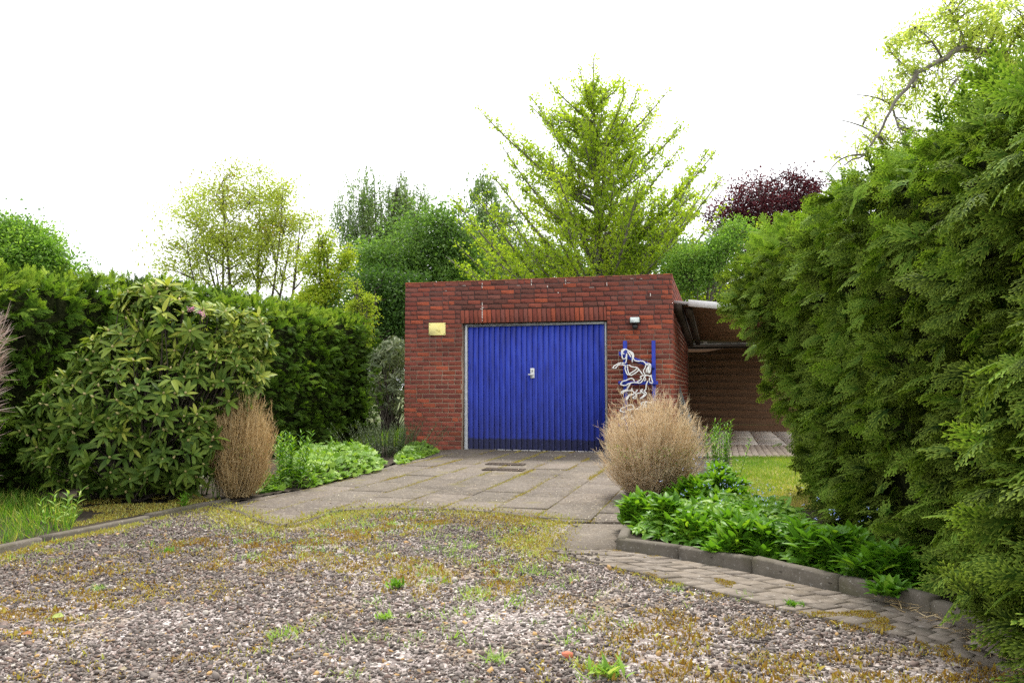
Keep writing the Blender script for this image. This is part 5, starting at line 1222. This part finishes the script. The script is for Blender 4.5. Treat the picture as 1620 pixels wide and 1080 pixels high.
# moss under the rhododendron
mp = [G(110, 842), G(230, 818), G(350, 794), G(330, 786), G(200, 788), G(120, 800)]
p = polysample(mp, 9000); k = fbm(p[:, 0], p[:, 1], 4, 5) > .45; p = p[k]; n = len(p); mb = MB()
addi(mb, T_BLADE, np.concatenate([p, np.full((n, 1), .03)], 1), nrm(np.stack([rng.normal(0, .5, n), rng.normal(0, .5, n), np.ones(n)], 1)), rvec(n), rng.uniform(.01, .02, n), np.clip(rng.normal(.6, .2, n), 0, 1), sx=6)
setp(mb.build('bed_moss', M_moss), 'yellow moss on the bare soil under the rhododendron', 'moss', kind='stuff')
# red stone, fallen leaves, drain grates --------------------------------
def rock(name, label, px, py, s, c, cat='stone'):
    V, Fi = ico(); V = V*(1+rng.normal(0, .12, (12, 1)))*np.array([1.1, .9, .8])*s; b = G(px, py); V = V+[0, 0, s*.6]; o = mesh(name, V, [Fi], noisemat(name+'_skin', [(.3, tuple(x*.8 for x in c)), (.7, c)], 30, 5, .85, .4, 80)); o.location = b; setp(o, label, cat); return o
rock('red_stone', 'salmon red stone lying alone on the gravel near the bottom', 898, 1041, .024, (.62, .2, .12))
b = G(101, 981); mb = MB(); addi(mb, T_LEAF, np.array([[0, 0, .02]]), np.array([[-1, .1, 0.02]]), np.array([[0, -.5, 1.]]), .10, np.array([.95])); o = mb.build('fallen_leaf', M_weed); o.location = b; setp(o, 'long pale green leaf lying on the gravel at the left', 'leaf')
b = G(50, 1010); mb = MB(); addi(mb, T_LEAF, np.array([[0, 0, .022]]), np.array([[-1, .25, 0.05]]), np.array([[.2, -.4, 1.]]), .08, np.array([.3])); o = mb.build('fallen_leaf', leafmat('brown_leaf', [(0, (.3, .11, .04)), (1, (.45, .2, .08))], trans=.1)); o.location = b; setp(o, 'curled rusty brown leaf lying on the gravel at the lower left', 'leaf')
def grate(px, py, lab):
    u, v = W2L(G(px, py)); root = thing('drain_grate', lab, 'drain', L2W(u, v, .026), ROTZ, 'drain grates in the driveway'); mb = MB(); hw_, hd = .27, .11
    mb.bbox((-hw_, -hd, 0), (hw_, -hd+.02, .012), .002).bbox((-hw_, hd-.02, 0), (hw_, hd, .012), .002).bbox((-hw_, -hd+.02, 0), (-hw_+.02, hd-.02, .012), .002).bbox((hw_-.02, -hd+.02, 0), (hw_, hd-.02, .012), .002); mb.build('frame', M_rust, root)
    mb = MB()
    for i in range(11): x = -hw_+.045+i*.045; mb.bbox((x, -hd+.021, 0.001), (x+.016, hd-.021, .010), .002)
    mb.build('bar', M_rust, root)['kind'] = 'stuff'; MB().box((-hw_+.01, -hd+.01, -.002), (hw_-.01, hd-.01, .0015)).build('sump', plain('sump', (.012, .011, .01), .9), root)
M_rust = noisemat('rusty_iron', [(.3, (.05, .04, .035)), (.7, (.14, .10, .07))], 15, 5, .7, .3, 50, .4, .4)
grate(797, 746, 'front drain grate with slanted dark slots in the driveway slabs'); grate(800, 737, 'rear drain grate, the one closer to the blue door')
# fallen twigs and litter at the foot of the right hedge
mb = MB(); b0 = G(1480, 985); n = 260; p = polysample([G(1380, 955), G(1500, 1010), G(1640, 1090), G(1640, 1040), G(1480, 950)], n)
addi(mb, t_blade(2, .05, .3), np.concatenate([p, rng.uniform(.02, .05, (n, 1))], 1), rvec(n)*[1, 1, .15], rvec(n), rng.uniform(.03, .09, n)); setp(mb.build('leaf_litter', M_dryl), 'brown dry litter at the foot of the tall right hedge', 'litter', kind='stuff')
M_lit = leafmat('dry_litter', [(0, (.07, .05, .03)), (.4, (.25, .17, .09)), (.8, (.5, .42, .28)), (1, (.75, .7, .55))], trans=.1)
p = polysample(pv_poly, 1500); n = len(p); mb = MB(); addi(mb, T_RHOMB, np.concatenate([p, np.full((n, 1), .029)], 1), rvec(n)*[1, 1, .1], np.array([0, 0, 1.])+rng.normal(0, .25, (n, 3)), rng.uniform(.008, .026, n))
p = polysample(gravel_poly, 900); n = len(p); addi(mb, T_RHOMB, np.concatenate([p, np.full((n, 1), .018)], 1), rvec(n)*[1, 1, .1], np.array([0, 0, 1.])+rng.normal(0, .3, (n, 3)), rng.uniform(.010, .035, n), np.clip(rng.normal(.4, .25, n), 0, 1))
setp(mb.build('leaf_litter', M_lit), 'dry leaf scraps and petals strewn over the driveway slabs and gravel', 'litter', kind='stuff')
print('tris', sum(len(o.data.polygons) for o in bpy.data.objects if o.type == 'MESH'))
